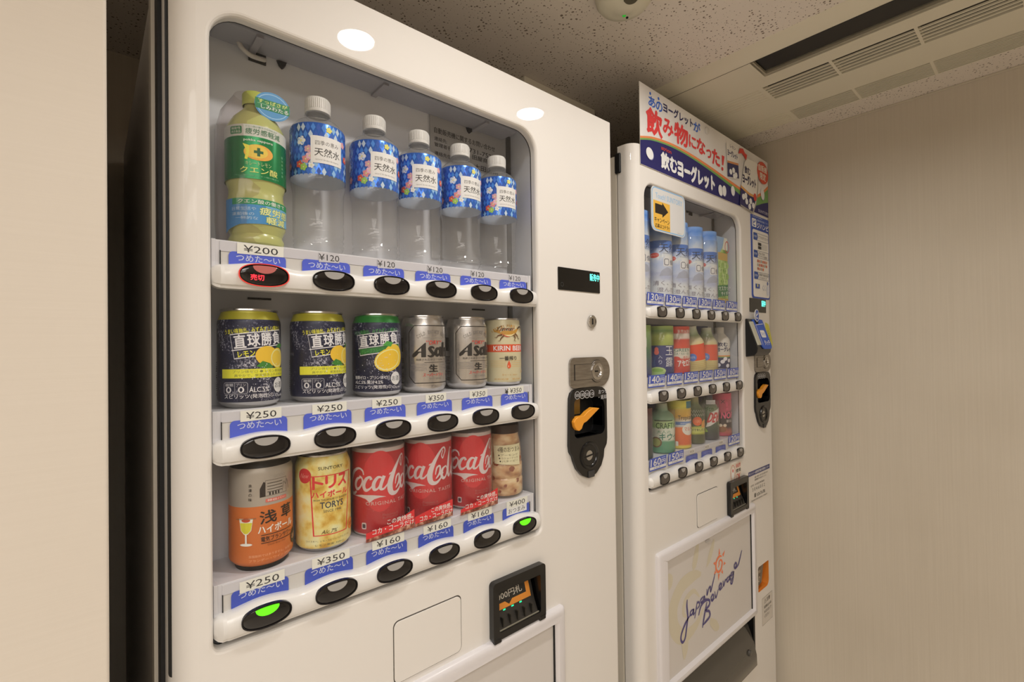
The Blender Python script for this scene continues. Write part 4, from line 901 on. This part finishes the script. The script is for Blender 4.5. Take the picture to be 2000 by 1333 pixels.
def water_tube_print(p):
    p.rect(-60, 26, 122, 140, '#4a76c4'); p.text('天然水', -24, 54, 110, 132, '#27324a', .01); p.text('Suntory', -14, 14, 106, 109.5, '#5d6a86', 0)
    p.ell(-36, 104, 12, 6.4, '#c8453c'); p.text('南アルプス', -46, -26, 101.8, 106.2, '#e8c8c0', 0); p.rect(-10, 28, 92, 103, '#dde2ec')
    p.rr(-14, 24, 76, 97, 2, '#e2e2e2'); p.line(rrect(-11, 1, 79, 94, 3, 3), 1.6, '#3f4560', closed=True); p.text('個', 5, 20, 80, 92, '#3f4560', .02)
    p.poly([(-24, 52), (-18, 66), (-4, 74), (8, 70), (16, 58), (10, 54)], '#a7acbd'); p.text('清く、冷', -40, 26, 29, 41, '#8b8590', 0); p.text('澄んだ', -30, 20, 13, 24, '#8b8590', 0)
wlabels = ['clear tube with a sky print water sheet, half hidden behind the window edge', 'sky print water tube under the campaign sticker, left one', 'sky print water tube under the campaign sticker, right one', 'sky print water tube right of the campaign sticker', 'sky print water tube beside the green grape card']
base = None
for c in range(5):
    if base is None:
        base = tube_item('water_tube', wlabels[0], 0, 0, 198, SKY, group='sky print water tubes'); p = Print(-8); water_tube_print(p); wrap_print(p, 31.5, 'printed_label', base)
    else: dup(base, (X2[c], Y2, S2[0]), wlabels[c])
# grape card
t = thing('grape_drink_card', 'upright card with a green grape soda picture at the right end of the top row', 'card', (1405, 655, S2[0]), 'drinks in the corner machine')
MB().box(1352, 1428, 650, 652, S2[0], S2[0]+196, ink('#8fb0d8')).build('card', t)
GRAPE = noisy('grape_print', [(.35, '#6d8f3e'), (.5, '#93b45a'), (.65, '#b9d087')], 48, rough=.4)
p = Print(); z = S2[0]
p.poly([(1368, z), (1428, z), (1428, z+196), (1410, z+196), (1396, z+165), (1368, z+140)], GRAPE); p.poly([(1396, z+160), (1428, z+160), (1428, z+196), (1408, z+196)], '#e3e0d2'); p.ringe(1426, z+170, 14, 18, 3, '#c0524a'); p.rect(1368, 1428, z+128, z+150, '#c2a45a')
for i in range(16): p.ell(1378+(i % 4)*14+(6 if (i//4) % 2 else 0), z+66+(i//4)*16, 8.4, 8.4, ('#a9c878', '#94b861', '#b9d38c')[i % 3], up=(i == 0))
p.poly([(1362, z+18), (1428, z+26), (1428, z+58), (1362, z+52)], '#3f7a4c'); p.text('マスカット', 1370, 1446, z+40, z+53, '#e6e6d8', .02, rot=6); p.text('サイダー', 1384, 1440, z+26, z+38, '#e6e6d8', .02, rot=6); p.rect(1362, 1428, z+2, z+16, '#b99a4e'); p.text('ジュワッ', 1368, 1420, z+4, z+14, '#f0e6c0')
flat_print(p, 649.9, 'printed_picture', t)

# middle row
t = tube_item('tea_tube', 'dark green tea tube half hidden behind the window edge in the middle row', 0, 1, 122, zgrad('tea_dark', [(0, '#39407a'), (.5, '#3f6a4a'), (1, '#88a05a')], 122))
p = Print(-16); p.rr(-22, 8, 70, 94, 3, '#d8d6d2'); p.text('個', -16, 2, 74, 90, '#3f4560', .02); wrap_print(p, 31.5, 'printed_label', t)
t = tube_item('tea_tube', 'navy and green gyokuro tea tube in the middle row', 1, 1, 122, zgrad('gyokuro_print', [(0, '#343b74'), (.60, '#343b74'), (.615, '#9aa850'), (.8, '#b4c06a'), (.9, '#6f8f58'), (1, '#a4b86a')], 122, 30, .02))
p = Print(-16); p.text('玉', -4, 18, 50, 72, '#dfe0ea', .005); p.text('露', -4, 18, 22, 44, '#dfe0ea', .005); p.text('入', -22, -12, 42, 50, '#c9cbe0', 0); p.text('り', -21, -13, 28, 38, '#c9cbe0', 0); p.ell(-26, 64, 5, 6, '#d8675a'); p.ell(-26, 57, 6, 6, '#d8675a')
for a in (-42, -38, -34, -30): p.line([(a, 22, 3), (a-1, 36, 3), (a+3, 50, .6)], 2, '#40568a', sub=4)
p.ell(-24, 12, 20, 9, '#b9d08a'); p.poly([(-44, 10), (-4, 10), (-10, 0), (-38, 0)], '#a4c27a'); p.ell(-24, 13, 14, 4.6, '#8db85a'); wrap_print(p, 31.5, 'printed_label', t)
t = tube_item('red_drink_tube', 'red and white apple drink tube in the middle row', 2, 1, 122, zgrad('red_apple_print', [(0, '#c9453c'), (.30, '#cf4d42'), (.34, '#dcd6c8'), (.52, '#dcd6c8'), (.54, '#d8553f'), (.72, '#c94a3c'), (.76, '#d9c9bc'), (.84, '#dccfc4'), (.87, '#cc4a40'), (1, '#d25a4c')], 122, 20, .05))
p = Print(-16); p.text('GREEN', -24, 20, 57, 66, '#4d7a68', .02); p.text('DA・KA・RA', -24, 18, 49, 55, '#4d7a68', 0); p.ell(-20, 36, 12, 9, '#d0453a'); p.text('やさしい', -2, 24, 38, 46, '#c9453c', .02); p.text('アセロラ', -16, 26, 20, 36, '#ece4da', .04, rot=4); p.text('天然水使用', -16, 24, 104, 114, '#ecdcd4', .01); wrap_print(p, 31.5, 'printed_label', t)
JUICE = zgrad('juice_print', [(0, '#d6c58a'), (.26, '#d9cc96'), (.6, '#d3c490'), (.72, '#c8c0a0'), (.8, '#8fa07a'), (.9, '#b8c4a8'), (1, '#cfd2c4')], 122, 40, .08)
def orange_print(p):
    p.rr(-38, 34, 30, 74, 5, '#d9583f'); p.ell(-19, 40, 11, 10.5, '#5d7fc6'); p.text('30%', -26, -12, 37, 43, '#c6d2ee', 0); p.ell(-30, 62, 2, 5, '#eda98e', -10)
    for z in (10, 15, 20, 25): p.rect(-60, 40, z, z+1, '#c4b070', up=(z == 10))
t = tube_item('juice_bottle', 'orange juice bottle leaning to the left in the middle row', 3, 1, 120, JUICE, r=29, lean=-.17, prof=[(0, 1), (27, 1), (29, 4), (29, 76), (26, 84), (17, 100), (14, 112), (14, 122), (0, 122)], tube=False); t.location.x += .014; t.location.z += .0052
p = Print(-16); orange_print(p); wrap_print(p, 29, 'printed_label', t)
t = tube_item('juice_bottle', 'upright orange juice bottle in the middle row', 4, 1, 120, JUICE, r=29, prof=[(0, 1), (27, 1), (29, 4), (29, 76), (26, 84), (17, 100), (14, 112), (14, 122), (0, 122)])
p = Print(-16); orange_print(p); wrap_print(p, 29, 'printed_label', t)
YOG = mat('yogurt_print', '#e0ddd6', .35)
t = tube_item('yogurt_bottle', 'white drinking yogurt bottle at the right end of the middle row', 5, 1, 120, YOG, r=28, tube=False, prof=[(0, 1), (26, 1), (28, 4), (28, 82), (25, 92), (15, 104), (12.5, 108), (12.5, 124), (0, 124)])
p = Print(-16); p.rect(-80, 80, 4, 36, '#3a3d5c'); p.rect(-80, 80, 36, 39, '#7fa06a'); p.rect(-80, 80, 39, 42, '#d98a4e')
for u, z in ((-36, 26), (-20, 14), (-8, 24), (8, 12), (14, 27), (-44, 10), (-28, 8), (0, 32)): p.ell(u, z, 6.4, 5.6, '#d9d8de', 20, n=14)
p.text('飲む', -22, 8, 68, 80, '#2f3154', .04); p.text('ヨーグレット', -22, 30, 53, 66, '#2f3154', .05); wrap_print(p, 28, 'printed_label', t)

# bottom row
t = tube_item('bottle_tube', 'dark drink tube half hidden behind the window edge in the bottom row', 0, 2, 120, zgrad('dark_print', [(0, '#3a4a44'), (.5, '#2b2a3a'), (1, '#5a2f2f')], 120))
KIWI = zgrad('kiwi_print', [(0, '#5f9a78'), (.24, '#5f9a78'), (.28, '#cfd4c4'), (.5, '#cfd4c4'), (.53, '#9dc07e'), (.66, '#a9bf8a'), (.68, '#86a888'), (.84, '#7d9c80'), (1, '#b9bfae')], 122, 20, .04)
t = tube_item('kiwi_bottle', 'green kiwi craft drink bottle in the bottom row', 1, 2, 122, KIWI, r=31, prof=[(0, 1), (28, 1), (31, 4), (31, 84), (27, 94), (15, 104), (13, 122), (0, 122)])
p = Print(-16); p.text('CRAFT', -30, 14, 62, 76, '#3f5a38', .03); p.text('ボス', 16, 30, 62, 76, '#3f5a38'); p.rect(-34, 14, 80, 83, '#4a5a44'); p.text('大人の', -28, 6, 50, 58, '#6a9a7a'); p.text('キウイ', -22, 30, 34, 50, '#2f7a64', .03, shear=.2); p.ell(-30, 28, 14, 13, '#7a5a44'); p.ell(-30, 28, 11, 10, '#9aa060'); wrap_print(p, 31, 'printed_label', t)
t = tube_item('orange_carton', 'yellow orange juice carton sheet in the bottom row', 2, 2, 124, zgrad('carton_print', [(0, '#dcc95a'), (.06, '#dcc95a'), (.1, '#d9673f'), (.44, '#dd7a44'), (.47, '#c9d0d4'), (.55, '#d9dcd8'), (.66, '#d9a84a'), (.8, '#e0bc5a'), (.84, '#dcd05a'), (1, '#d8d46a')], 124, 12, .03))
p = Print(-16); p.rect(-24, 30, 62, 70, '#5d7fb8'); p.text('essential', -12, 24, 64, 68, '#d8dce8', 0); p.text('Tropicana', -18, 30, 72, 86, '#4a4a42', .02); p.ell(12, 50, 20, 15, '#e4dcd2'); p.text('マルチ', -2, 24, 46, 56, '#c9563f', .02); p.rr(-26, -18, 8, 20, 2, '#e4dcd2'); p.rect(4, 30, 104, 122, '#4a7a86'); wrap_print(p, 31.5, 'printed_label', t)
GING = zgrad('ginger_print', [(0, '#5a6040'), (.2, '#4a5038'), (.24, '#b9c05a'), (.38, '#a8b050'), (.4, '#45503c'), (.7, '#4c5a44'), (.85, '#7d8a6a'), (1, '#b8b48a')], 122, 30, .06)
t = tube_item('soda_bottle', 'dark green citrus soda bottle in a clear tube in the bottom row', 3, 2, 124, GING, r=28, prof=[(0, 1), (25, 1), (28, 4), (28, 80), (24, 92), (14, 106), (13, 124), (0, 124)])
p = Print(-16); p.line([(-22+3*i, 75+(7 if i % 2 else 0)) for i in range(17)], 1.6, '#c6cabc'); p.line([(-22+3*i, 85+(7 if i % 2 else 0)) for i in range(17)], 1.6, '#c6cabc'); p.ell(-4, 62, 13, 12, '#d8663a'); p.text('100', -11, 3, 58, 66, '#e4a07a'); p.ell(20, 50, 13, 15, '#d99a4a'); p.rect(-40, 40, 32, 44, '#c6cc74'); p.text('CITRUS LE', -26, 30, 35, 42, '#3f4a2c', .02); wrap_print(p, 28, 'printed_label', t)
DEW = zgrad('grey_soda_print', [(0, '#3b3a4c'), (.2, '#3f4a44'), (.5, '#5a6a54'), (.7, '#86967a'), (.85, '#7c8276'), (1, '#4a4a66')], 122, 30, .12)
t = tube_item('soda_bottle', 'grey green soda bottle with a red slanted emblem in the bottom row', 4, 2, 124, DEW, r=29, prof=[(0, 1), (26, 1), (29, 4), (29, 84), (24, 96), (14, 108), (13, 124), (0, 124)])
p = Print(-16); p.poly([(-22, 36), (-6, 78), (32, 92), (24, 60), (-10, 40)], '#d2d0cc'); p.text('DEW', -14, 26, 50, 76, '#c03a40', .05, shear=.35); p.text('Mtn', -26, 0, 82, 94, '#4a6a44', .02, shear=.3); p.poly([(-30, 20), (-22, 34), (-16, 24)], '#8fae4a'); p.poly([(14, 40), (26, 52), (22, 42)], '#a9c47a'); p.rect(-20, 6, 100, 112, '#c9c9cc'); wrap_print(p, 29, 'printed_label', t)
NOP = zgrad('pink_black_print', [(0, '#c9506a'), (.12, '#b9655a'), (.2, '#33262e'), (.55, '#33262e'), (.62, '#c8506e'), (1, '#c9566e')], 122, 26, .3)
t = tube_item('pink_soda_tube', 'pink and black soda tube at the right end of the bottom row', 5, 2, 124, NOP, r=29)
p = Print(-16); p.text('NOPE', -16, 34, 52, 70, '#e05a80', .05, shear=.1); p.text('!', -2, 4, 78, 100, '#e05a80', .04); p.line([(-16, 96), (-6, 106)], 2, '#5a2436'); p.line([(-16, 106), (-6, 96)], 2, '#5a2436'); p.text('罪深い', -2, 24, 40, 48, '#d8d0cc', .01); p.ell(-14, 22, 12, 10, '#8a5a3a'); p.ell(-18, 32, 5, 4.4, '#d8c8b4'); p.ell(-6, 32, 5, 4.4, '#d8c8b4'); wrap_print(p, 29, 'printed_label', t)

# ------------------------------------------------------------------ banner above the second machine
bn = thing('banner_sign', 'yogurt drink banner with red and blue lettering fixed to the top of the corner machine', 'banner', (1288, 615, 401))
GREYP = noisy('banner_grey', [(.3, '#c9c6c4'), (.5, '#dcd9d7'), (.7, '#e4e1df')], 7, detail=1, rough=.35)
def ybend(x): return 614.8
def bend(u, v, l): return (u, ybend(u)-l, v)
xs = [930+i*(1647-930)/40 for i in range(41)]
ztop = lambda x: 593-(x-930)*.016; zbot = lambda x: 406-(x-930)*.006
m = MB(); vs = [(x, ybend(x), z_(x)) for z_ in (zbot, ztop) for x in xs]+[(x, ybend(x)+1.4, z_(x)) for z_ in (zbot, ztop) for x in xs]
n = 41; fs = [(i, i+1, n+i+1, n+i) for i in range(40)]+[(2*n+i, 2*n+i+1, 3*n+i+1, 3*n+i) for i in range(40)]+[(i, i+1, 2*n+i+1, 2*n+i) for i in range(40)]+[(n+i, n+i+1, 3*n+i+1, 3*n+i) for i in range(40)]+[(0, n, 3*n, 2*n), (40, n+40, 3*n+40, 2*n+40)]
m.add(vs, fs, GREYP); m.build('board', bn)
p = Print()
OT = [(930, 469), (983, 481), (1066, 488), (1158, 486), (1259, 478), (1371, 466), (1437, 459), (1500, 452), (1553, 458), (1600, 478), (1647, 506)]
GT = [(x, z-4.5-(x-930)*.008) for x, z in OT]
NT = [(930, 460), (983, 472), (1066, 478), (1157, 475), (1258, 465), (1371, 449), (1436, 437), (1500, 424), (1553, 426), (1600, 440), (1647, 452)]
def under(c): c = spline(c, 5); return c+[(1647, zbot(1647)+.2), (930, zbot(930)+.2)]
p.poly(under(OT), '#d9824e'); p.poly(under(GT), '#6f9c58'); p.poly(under(NT), '#25245f')
Bl = '#2b5fc0'; Nv = '#2b2c5a'; Rd = '#d23c3e'
p.text('あ', 966, 994, 550, 573, Bl, .045); p.text('の', 997, 1024, 549, 572, Bl, .045); p.ell(973, 579, 3.6, 3.6, Bl); p.ell(1008, 578.5, 3.6, 3.6, Bl)
p.text('ヨーグレット', 1028, 1168, 555, 577, Nv, .05); p.text('が', 1172, 1206, 551, 576, Bl, .045)
xx = [(956, 1021, 487, 545), (1026, 1071, 502, 540), (1077, 1141, 496, 546), (1147, 1182, 503, 533), (1187, 1230, 499, 537), (1238, 1264, 498, 521), (1270, 1313, 489, 530)]
for ch, (a, b, c, d) in zip('飲み物になった', xx): p.text(ch, a, b, c, d, Rd, .05)
p.poly([(1326, 525), (1342, 525), (1334, 498), (1327, 498)], Rd); p.ell(1328, 487, 6, 5, Rd)
p.text('atrion', 1015, 1060, 460, 469, '#c8453e', .02); p.text('飲む', 1014, 1084, 417, 455, '#f0eee8', .06); p.text('ヨーグレット', 1089, 1279, 414, 455, '#f0eee8', .08)
def tablet(x, z, rx, rz, rot=0): p.ell(x+1.5, z-1.5, rx, rz, '#8f8fb4', rot); p.ell(x, z, rx, rz, '#eeece6', rot)
tablet(966, 438, 15, 13, -20); tablet(1314, 424, 13, 15, 10); tablet(1336, 427, 12, 15, -10); p.line([(1326, 440), (1324, 427), (1328, 412)], 1.6, '#3a3a6a'); tablet(1390, 438, 12, 14, 0); tablet(1600, 470, 14, 18, 10)
# the two packs
p.poly([(1352, 567), (1425, 573), (1433, 480), (1358, 470)], '#dedbd8'); p.poly([(1357, 512), (1429, 520), (1432, 482), (1358, 472)], '#34355f'); p.poly([(1357, 518), (1429, 526), (1429, 520), (1357, 512)], '#c98a5a'); p.text('ヨーグレット', 1360, 1424, 534, 552, '#34355f', .05); p.text('レモン', 1376, 1412, 560, 568, '#34355f', .02)
for a, b in ((1378, 490), (1396, 498), (1412, 488), (1400, 482)): p.ell(a, b, 9, 8, '#e2e0e4')
p.poly([(1430, 556), (1440, 574), (1462, 578), (1474, 568), (1489, 566), (1482, 548), (1470, 556), (1452, 562)], '#cc4038')
pk = [(1470, 540), (1490, 556), (1560, 560), (1567, 553), (1560, 480), (1545, 432), (1522, 400), (1432, 408), (1440, 450)]
p.poly([(a+5, b-4) for a, b in pk], '#9a978f'); p.poly(pk, '#dfdcd6'); p.poly([(1441, 458), (1500, 446), (1549, 446), (1522, 400), (1432, 408)], '#2b2a5c'); p.poly([(1441, 466), (1500, 454), (1552, 453), (1549, 446), (1500, 446), (1441, 458)], '#cf9a5a'); p.text('飲む', 1470, 1508, 508, 530, '#2b2a4c', .05); p.text('ヨーグレット', 1456, 1548, 476, 504, '#2b2a4c', .06)
for a, b in ((1458, 434), (1480, 424), (1474, 440), (1508, 430), (1526, 420), (1500, 412)): p.ell(a, b, 10, 9, '#e6e4e2', 20)
p.ell(1540, 448, 11, 12, '#c8483e'); p.ell(1602, 537, 43, 35, '#c9503a'); p.text('自販機', 1570, 1634, 540, 560, '#ecdccf', .03); p.text('限定', 1580, 1624, 514, 536, '#ecdccf', .03); p.text('SUNTORY', 1562, 1642, 407, 416, '#b9b8c8', .01)
p.emit(MB(), bend, .04, strip=30).build('banner_print', bn, merge=False)
k = MB(); DISC(k, 1241, 569, [(9, 614.4), (9, 611.5), (7.5, 610.5), (0, 610.2)], mat('magnet', '#d8d5d0', .4)); k.build('magnet', bn)

# ------------------------------------------------------------------ stickers, reader and picture panel on the second machine
cs = MB().prism(rrect(980, 1132, 266, 372, 16), 620.6, 622.4, mat('sticker_white', '#e6e6e6', .3)).build('campaign_sticker', m2)
p = Print(); p.line(rrect(983.5, 1128.5, 269.5, 368.5, 13.5), 2.2, '#7db0dc', closed=True); p.text('Touch! SUNTORY', 998, 1118, 344, 357, '#8fbbe0', .01); p.poly([(988, 338), (1060, 338), (1060, 270.5), (1000, 270.5), (992, 274), (988, 282)], '#eeb04a')
p.poly([(995, 331), (1026, 331), (1026, 339-2), (1052, 318), (1026, 301), (1026, 308), (995, 308)], '#2a2420'); p.text('キャンペーン', 992, 1057, 287, 299, '#2a2420', .02); p.text('応募はコチラ!!', 994, 1056, 274, 284, '#2a2420', .015); p.text('サントリー', 1094, 1114, 272, 275, '#8a8a8a', 0)
flat_print(p, 620.5, 'sticker_print', cs, eps=.04)
# app sticker
js = MB().prism(rrect(1514, 1649, 137, 394, (3, 3, 10, 10)), 615.4, 616.6, ink('#2f4ba0')).build('app_sticker', m2)
p = Print(); p.rr(1523, 1645, 142, 350, 9, '#dcdad6'); p.rr(1521, 1553, 357, 383, 4, '#e2e2e4'); p.text('ピ', 1528, 1547, 361, 379, '#2f4ba0', .05); p.text('ジハンピ', 1558, 1645, 357, 374, '#e6e8f0', .05); p.text('自動販売機アプリ', 1558, 1645, 378, 384, '#b9c4e6', .01); p.text('SUNTORY', 1526, 1600, 388, 392, '#c6cee8', 0)
for i, z in enumerate((318, 264, 197)):
    p.line(rrect(1530, 1643, z, z+22, 2, 3), 1, '#5a5f74', closed=True); p.poly([(1530, z), (1556, z), (1563, z+11), (1556, z+22), (1530, z+22)], '#2f4f9a'); p.text('STEP%d' % (i+1), 1532, 1556, z+8, z+14, '#cfd6ea', .01)
p.text('アプリをダウンロード', 1566, 1640, 325, 334, '#5a5a5a', 0); p.text('支払い方法を', 1566, 1612, 275, 283, '#5a5a5a', 0); p.text('アプリで選択', 1566, 1630, 266, 273, '#5a5a5a', 0); p.text('自販機で商品を選び', 1566, 1640, 208, 216, '#5a5a5a', 0); p.text('スマホをタッチ', 1566, 1624, 199, 206, '#5a5a5a', 0)
for a, b in ((1562, 303), (1562, 292)): p.rr(a, a+24, b, b+9, 1.5, '#2b2b2f')
p.rr(1592, 1630, 293, 310, 2, '#c9c8c4')
for r_ in range(3):
    for c_ in range(6 if r_ < 2 else 4): p.rect(1554+c_*13, 1563+c_*13, 250-r_*12, 258-r_*12, ('#b9604e', '#c98a6a', '#a8a49c', '#c9704e')[(c_+r_*2) % 4], up=(r_ == c_ == 0))
p.rect(1538, 1568, 168, 182, '#2f4ba0'); p.ell(1553, 177, 4, 5, '#d8d46a'); p.ell(1630, 188, 5, 6, '#5a6aa0'); p.rr(1623, 1637, 150, 180, 3, '#c6cad8'); p.line([(1598, 180), (1590, 172), (1600, 164)], 1.5, '#8a94b4', sub=4); p.line([(1612, 182), (1606, 172), (1613, 164)], 1.5, '#8a94b4', sub=4)
flat_print(p, 615.3, 'sticker_print', js, eps=.04)
# card reader
q = MB(); pf = [(617, 71), (611, 72), (582, -16), (584, -28), (592, -38), (617, -42)]; x0, x1 = 1463, 1564
for x in (x0, x1): q.add([(x, y, z) for y, z in pf], [tuple(range(6))], BLACKM)
q.add([(x, y, z) for x in (x0, x1) for y, z in pf], [(i, (i+1) % 6, 6+(i+1) % 6, 6+i) for i in range(6)], BLACK)
rd = q.build('card_reader', m2, bevel=2)
def slope(u, v, l):
    t_ = (70-v)/86; return (u, 611.4-29*t_-1.0-l*.95, v+.33*l+.3)
q = MB(); q.add([slope(a, b, l) for l in (0, 4) for a, b in ((1467, 62), (1489, 62), (1489, -8), (1467, -8))], [(4, 5, 6, 7), (0, 1, 5, 4), (1, 2, 6, 5), (2, 3, 7, 6), (3, 0, 4, 7)], mat('reader_window', '#c9c8b8', .3)); q.build('reader_window', rd, bevel=.8)
q = MB(); bl = rrect(1492, 1563, -20, 69, (3, 3, 16, 16)); q.add([slope(a, b, 3) for a, b in bl], [tuple(range(len(bl)))], ink('#2f56b8')); q.add([slope(a, b, l) for l in (0, 3) for a, b in bl], [(i, (i+1) % len(bl), len(bl)+(i+1) % len(bl), len(bl)+i) for i in range(len(bl))], ink('#2f56b8')); q.build('reader_panel', rd)
p = Print(); p.line([(1500, 52), (1500, -8)], 1.6, '#dfe3ee'); p.line([(1500, 52), (1556, 56)], 1.6, '#dfe3ee'); p.rr(1512, 1546, 14, 36, 5, '#dfe3ee'); p.text('ジハンピ', 1516, 1542, 20, 30, '#2f56b8', .02); p.text('タッチ', 1516, 1556, -9, 6, '#e6e9f2', .03)
p.emit(MB(), lambda u, v, l: slope(u, v, 3.2+l), .05).build('reader_print', rd, merge=False)
q = MB(); q.prism(ellipse(1513, 82, 15, 19, 28), 602, 604, mat('badge_white', '#e2e3e6', .3)); q.prism([(1503, 70), (1523, 70), (1521, 56), (1505, 56)], 602.4, 606, BLACKM); q.build('reader_badge', rd)
p = Print(); p.ell(1513, 82, 12.8, 16.6, '#3a56a8'); p.text('ピ', 1505, 1521, 73, 91, '#e6e8f0', .05); flat_print(p, 601.9, 'badge_print', rd)
q = MB(); yl = mat('yellow_tag', '#d3cf52', .4); yt = [(1566, 62), (1588, 56), (1618, -4), (1612, -14), (1566, -14)]
q.prism(yt, 598, 599.6, yl); q.build('yellow_tag', rd)
p = Print(); p.text('かざすだけ', 1572, 1608, 18, 26, '#4a5a3a', .01, rot=-60); flat_print(p, 597.9, 'tag_print', rd)
# small stickers
st = MB().prism(rrect(1347, 1418, -395, -342, 2), 616.5, 616.9, mat('ok_sticker', '#e6dfd2', .4)).build('ok_sticker', m2)
p = Print(); p.line(ellipse(1365, -369, 14, 22, 20), 1.6, '#b94a44', closed=True); p.rr(1357, 1373, -382, -356, 3, '#efe9e0'); p.ell(1365, -362, 4, 5, '#c9574c'); p.text('新紙幣', 1384, 1414, -358, -346, '#c9574c', .01); p.text('使用', 1384, 1414, -371, -361, '#3a3632', .03); p.text('OK', 1386, 1412, -390, -375, '#c9473e', .02); flat_print(p, 616.4, 'sticker_print', st)
st = MB().prism(rrect(1466, 1624, -483, -386, 1), 616.6, 616.95, mat('service_sticker', '#e4dfd8', .4)).build('service_sticker', m2)
p = Print(); p.rect(1466, 1624, -400, -386, '#3a3d6e'); p.text('サントリー自動販売機お客様センター', 1470, 1620, -397, -389, '#dfdfe8', .01); g = '#5d5955'
p.text('商品・故障・お釣り等のお問い合わせ', 1510, 1610, -411, -405, g, 0); p.text('自販機番号をお知らせください', 1510, 1596, -419, -413, g, 0); p.text('住所: 大田区南蒲田', 1480, 1580, -433, -427, g, 0); p.text('3 0 4 6 0 5 2', 1492, 1584, -448, -438, g, 0); p.rect(1506, 1516, -468, -456, '#4a4642'); p.text('0120-710-700', 1522, 1584, -468, -458, g, .02); p.text('受付時間 平日午前九時から午後五時', 1484, 1600, -478, -473, g, 0); flat_print(p, 616.5, 'sticker_print', st)
st = MB().prism(rrect(1546, 1626, -872, -788, 1), 616.6, 616.95, mat('caution_sticker', '#d9d3cb', .4)).build('caution_sticker', m2)
p = Print(); p.line([(1547, -871), (1625, -871), (1625, -789), (1547, -789)], 1.2, '#77716a', closed=True); p.text('⚠注意', 1564, 1608, -808, -795, '#4a4540', .02); p.text('転倒防止の為', 1562, 1616, -824, -815, '#4a4540'); p.text('もたれないで', 1562, 1616, -838, -829, '#4a4540'); p.text('ください', 1562, 1600, -852, -843, '#4a4540'); flat_print(p, 616.5, 'sticker_print', st)
st = MB(OFF2).box(676, 698, 610.4, 611, -732, -682, mat('return_window', '#5a4a38', .3)).build('return_window', m2)
p = Print(); p.text('釣銭', 678, 696, -698, -688, '#c9b8a4', 0); p.ringe(687, -716, 8, 8, 1.4, '#c9b8a4'); p.line([(681, -722), (693, -710)], 1.4, '#c9b8a4'); flat_print(p, 610.3, 'return_print', st, OFF2)
# picture sheet with the logo
p = Print(); Gs = '#c2bba8'; p.q = lambda a, b: (a*.984, b*.984)
p.line([(1190, -600, 10), (1150, -592, 30), (1090, -600, 38), (1052, -640, 42), (1058, -690, 40), (1100, -725, 36), (1160, -720, 22), (1200, -690, 6)], 30, Gs, sub=6)
p.line([(1180, -655, 4), (1150, -630, 12), (1110, -640, 16), (1100, -668, 12), (1120, -684, 4)], 10, Gs, sub=6)
for a in ([(1150, -578), (1146, -560), (1166, -520), (1180, -512), (1178, -545), (1165, -572)], [(1218, -592), (1232, -560), (1262, -528), (1262, -550), (1240, -582)], [(1010, -566), (1030, -548), (1052, -560), (1046, -584), (1020, -588)], [(1006, -640), (1044, -655), (1006, -676)], [(1088, -735), (1118, -738), (1116, -764), (1100, -782), (1092, -764)], [(1236, -730), (1270, -750), (1284, -776), (1262, -776), (1234, -748)]): p.poly(spline(a+[a[0]], 4)[:-1], Gs)
Or = '#e07a50'; cx, cz = 1292, -605
p.line([(1284, -612, 3), (1290, -606, 5), (1290, -598, 5), (1300, -596, 5), (1308, -606, 6), (1300, -622, 7), (1284, -624, 7), (1272, -612, 7), (1274, -594, 7), (1290, -584, 7), (1306, -588, 3)], 5, Or, sub=6)
for a in (90, 40, -14, -60, -100, -150, 160): 
    r_ = math.radians(a); c_, s_ = math.cos(r_), math.sin(r_); L_ = 44 if a in (90, 40, -100) else 38
    p.poly([(cx+c_*26-s_*5, cz+s_*26+c_*5), (cx+c_*L_, cz+s_*L_), (cx+c_*26+s_*5, cz+s_*26-c_*5)], Or, up=(a == 90))
STK = {'J': [(1118,-640),(1116,-656),(1119,-683),(1113,-707),(1105,-730),(1093,-736),(1085,-725),(1090,-711),(1109,-694),(1130,-684)], 'a1': [(1146,-674),(1134,-676),(1132,-684),(1142,-684),(1149,-675),(1147,-688),(1155,-685)], 'p': [(1168,-661),(1161,-680),(1153,-700)], 'p2': [(1165,-668),(1175,-666),(1178,-676),(1165,-681)],
'a2': [(1201,-661),(1187,-664),(1186,-672),(1197,-670),(1206,-662),(1205,-673),(1214,-670)], 'n': [(1219,-648),(1219,-664),(1229,-651),(1238,-648),(1239,-662),(1251,-645),(1265,-623)], 'B1': [(1218,-681),(1208,-701),(1199,-721),(1192,-739)], 'B2': [(1173,-700),(1186,-681),(1209,-675),(1230,-681),(1231,-694),(1208,-700),(1229,-710),(1232,-724),(1212,-730),(1194,-733)],
'e1': [(1245,-687),(1255,-680),(1250,-673),(1241,-679),(1246,-689),(1260,-686)], 'v': [(1262,-669),(1267,-688),(1283,-670)], 'e2': [(1290,-672),(1301,-665),(1296,-659),(1287,-665),(1292,-675),(1308,-672)], 'r': [(1310,-656),(1313,-672),(1323,-660),(1334,-660)], 'a3': [(1347,-656),(1334,-659),(1335,-668),(1347,-664),(1353,-655),(1352,-668),(1360,-664)],
'g': [(1372,-650),(1360,-653),(1362,-660),(1373,-656),(1376,-652),(1371,-672),(1363,-682),(1357,-676),(1377,-661)], 'e3': [(1384,-644),(1395,-639),(1390,-631),(1380,-637),(1385,-646),(1405,-642),(1418,-626),(1431,-607)]}
for k_, v_ in STK.items(): n_ = len(v_); p.line([(x, z, (6.6 if k_ in 'JB1B2' else 5)*(1 if 0 < i < n_-1 else .55)) for i, (x, z) in enumerate(v_)], 3, '#4a4378', sub=6)
flat_print(p, 614.9, 'logo_print', m2, eps=.04)
MB().box(1194, 1214, 606, 615, -518, -510, PET).build('sheet_clip', m2, bevel=2)
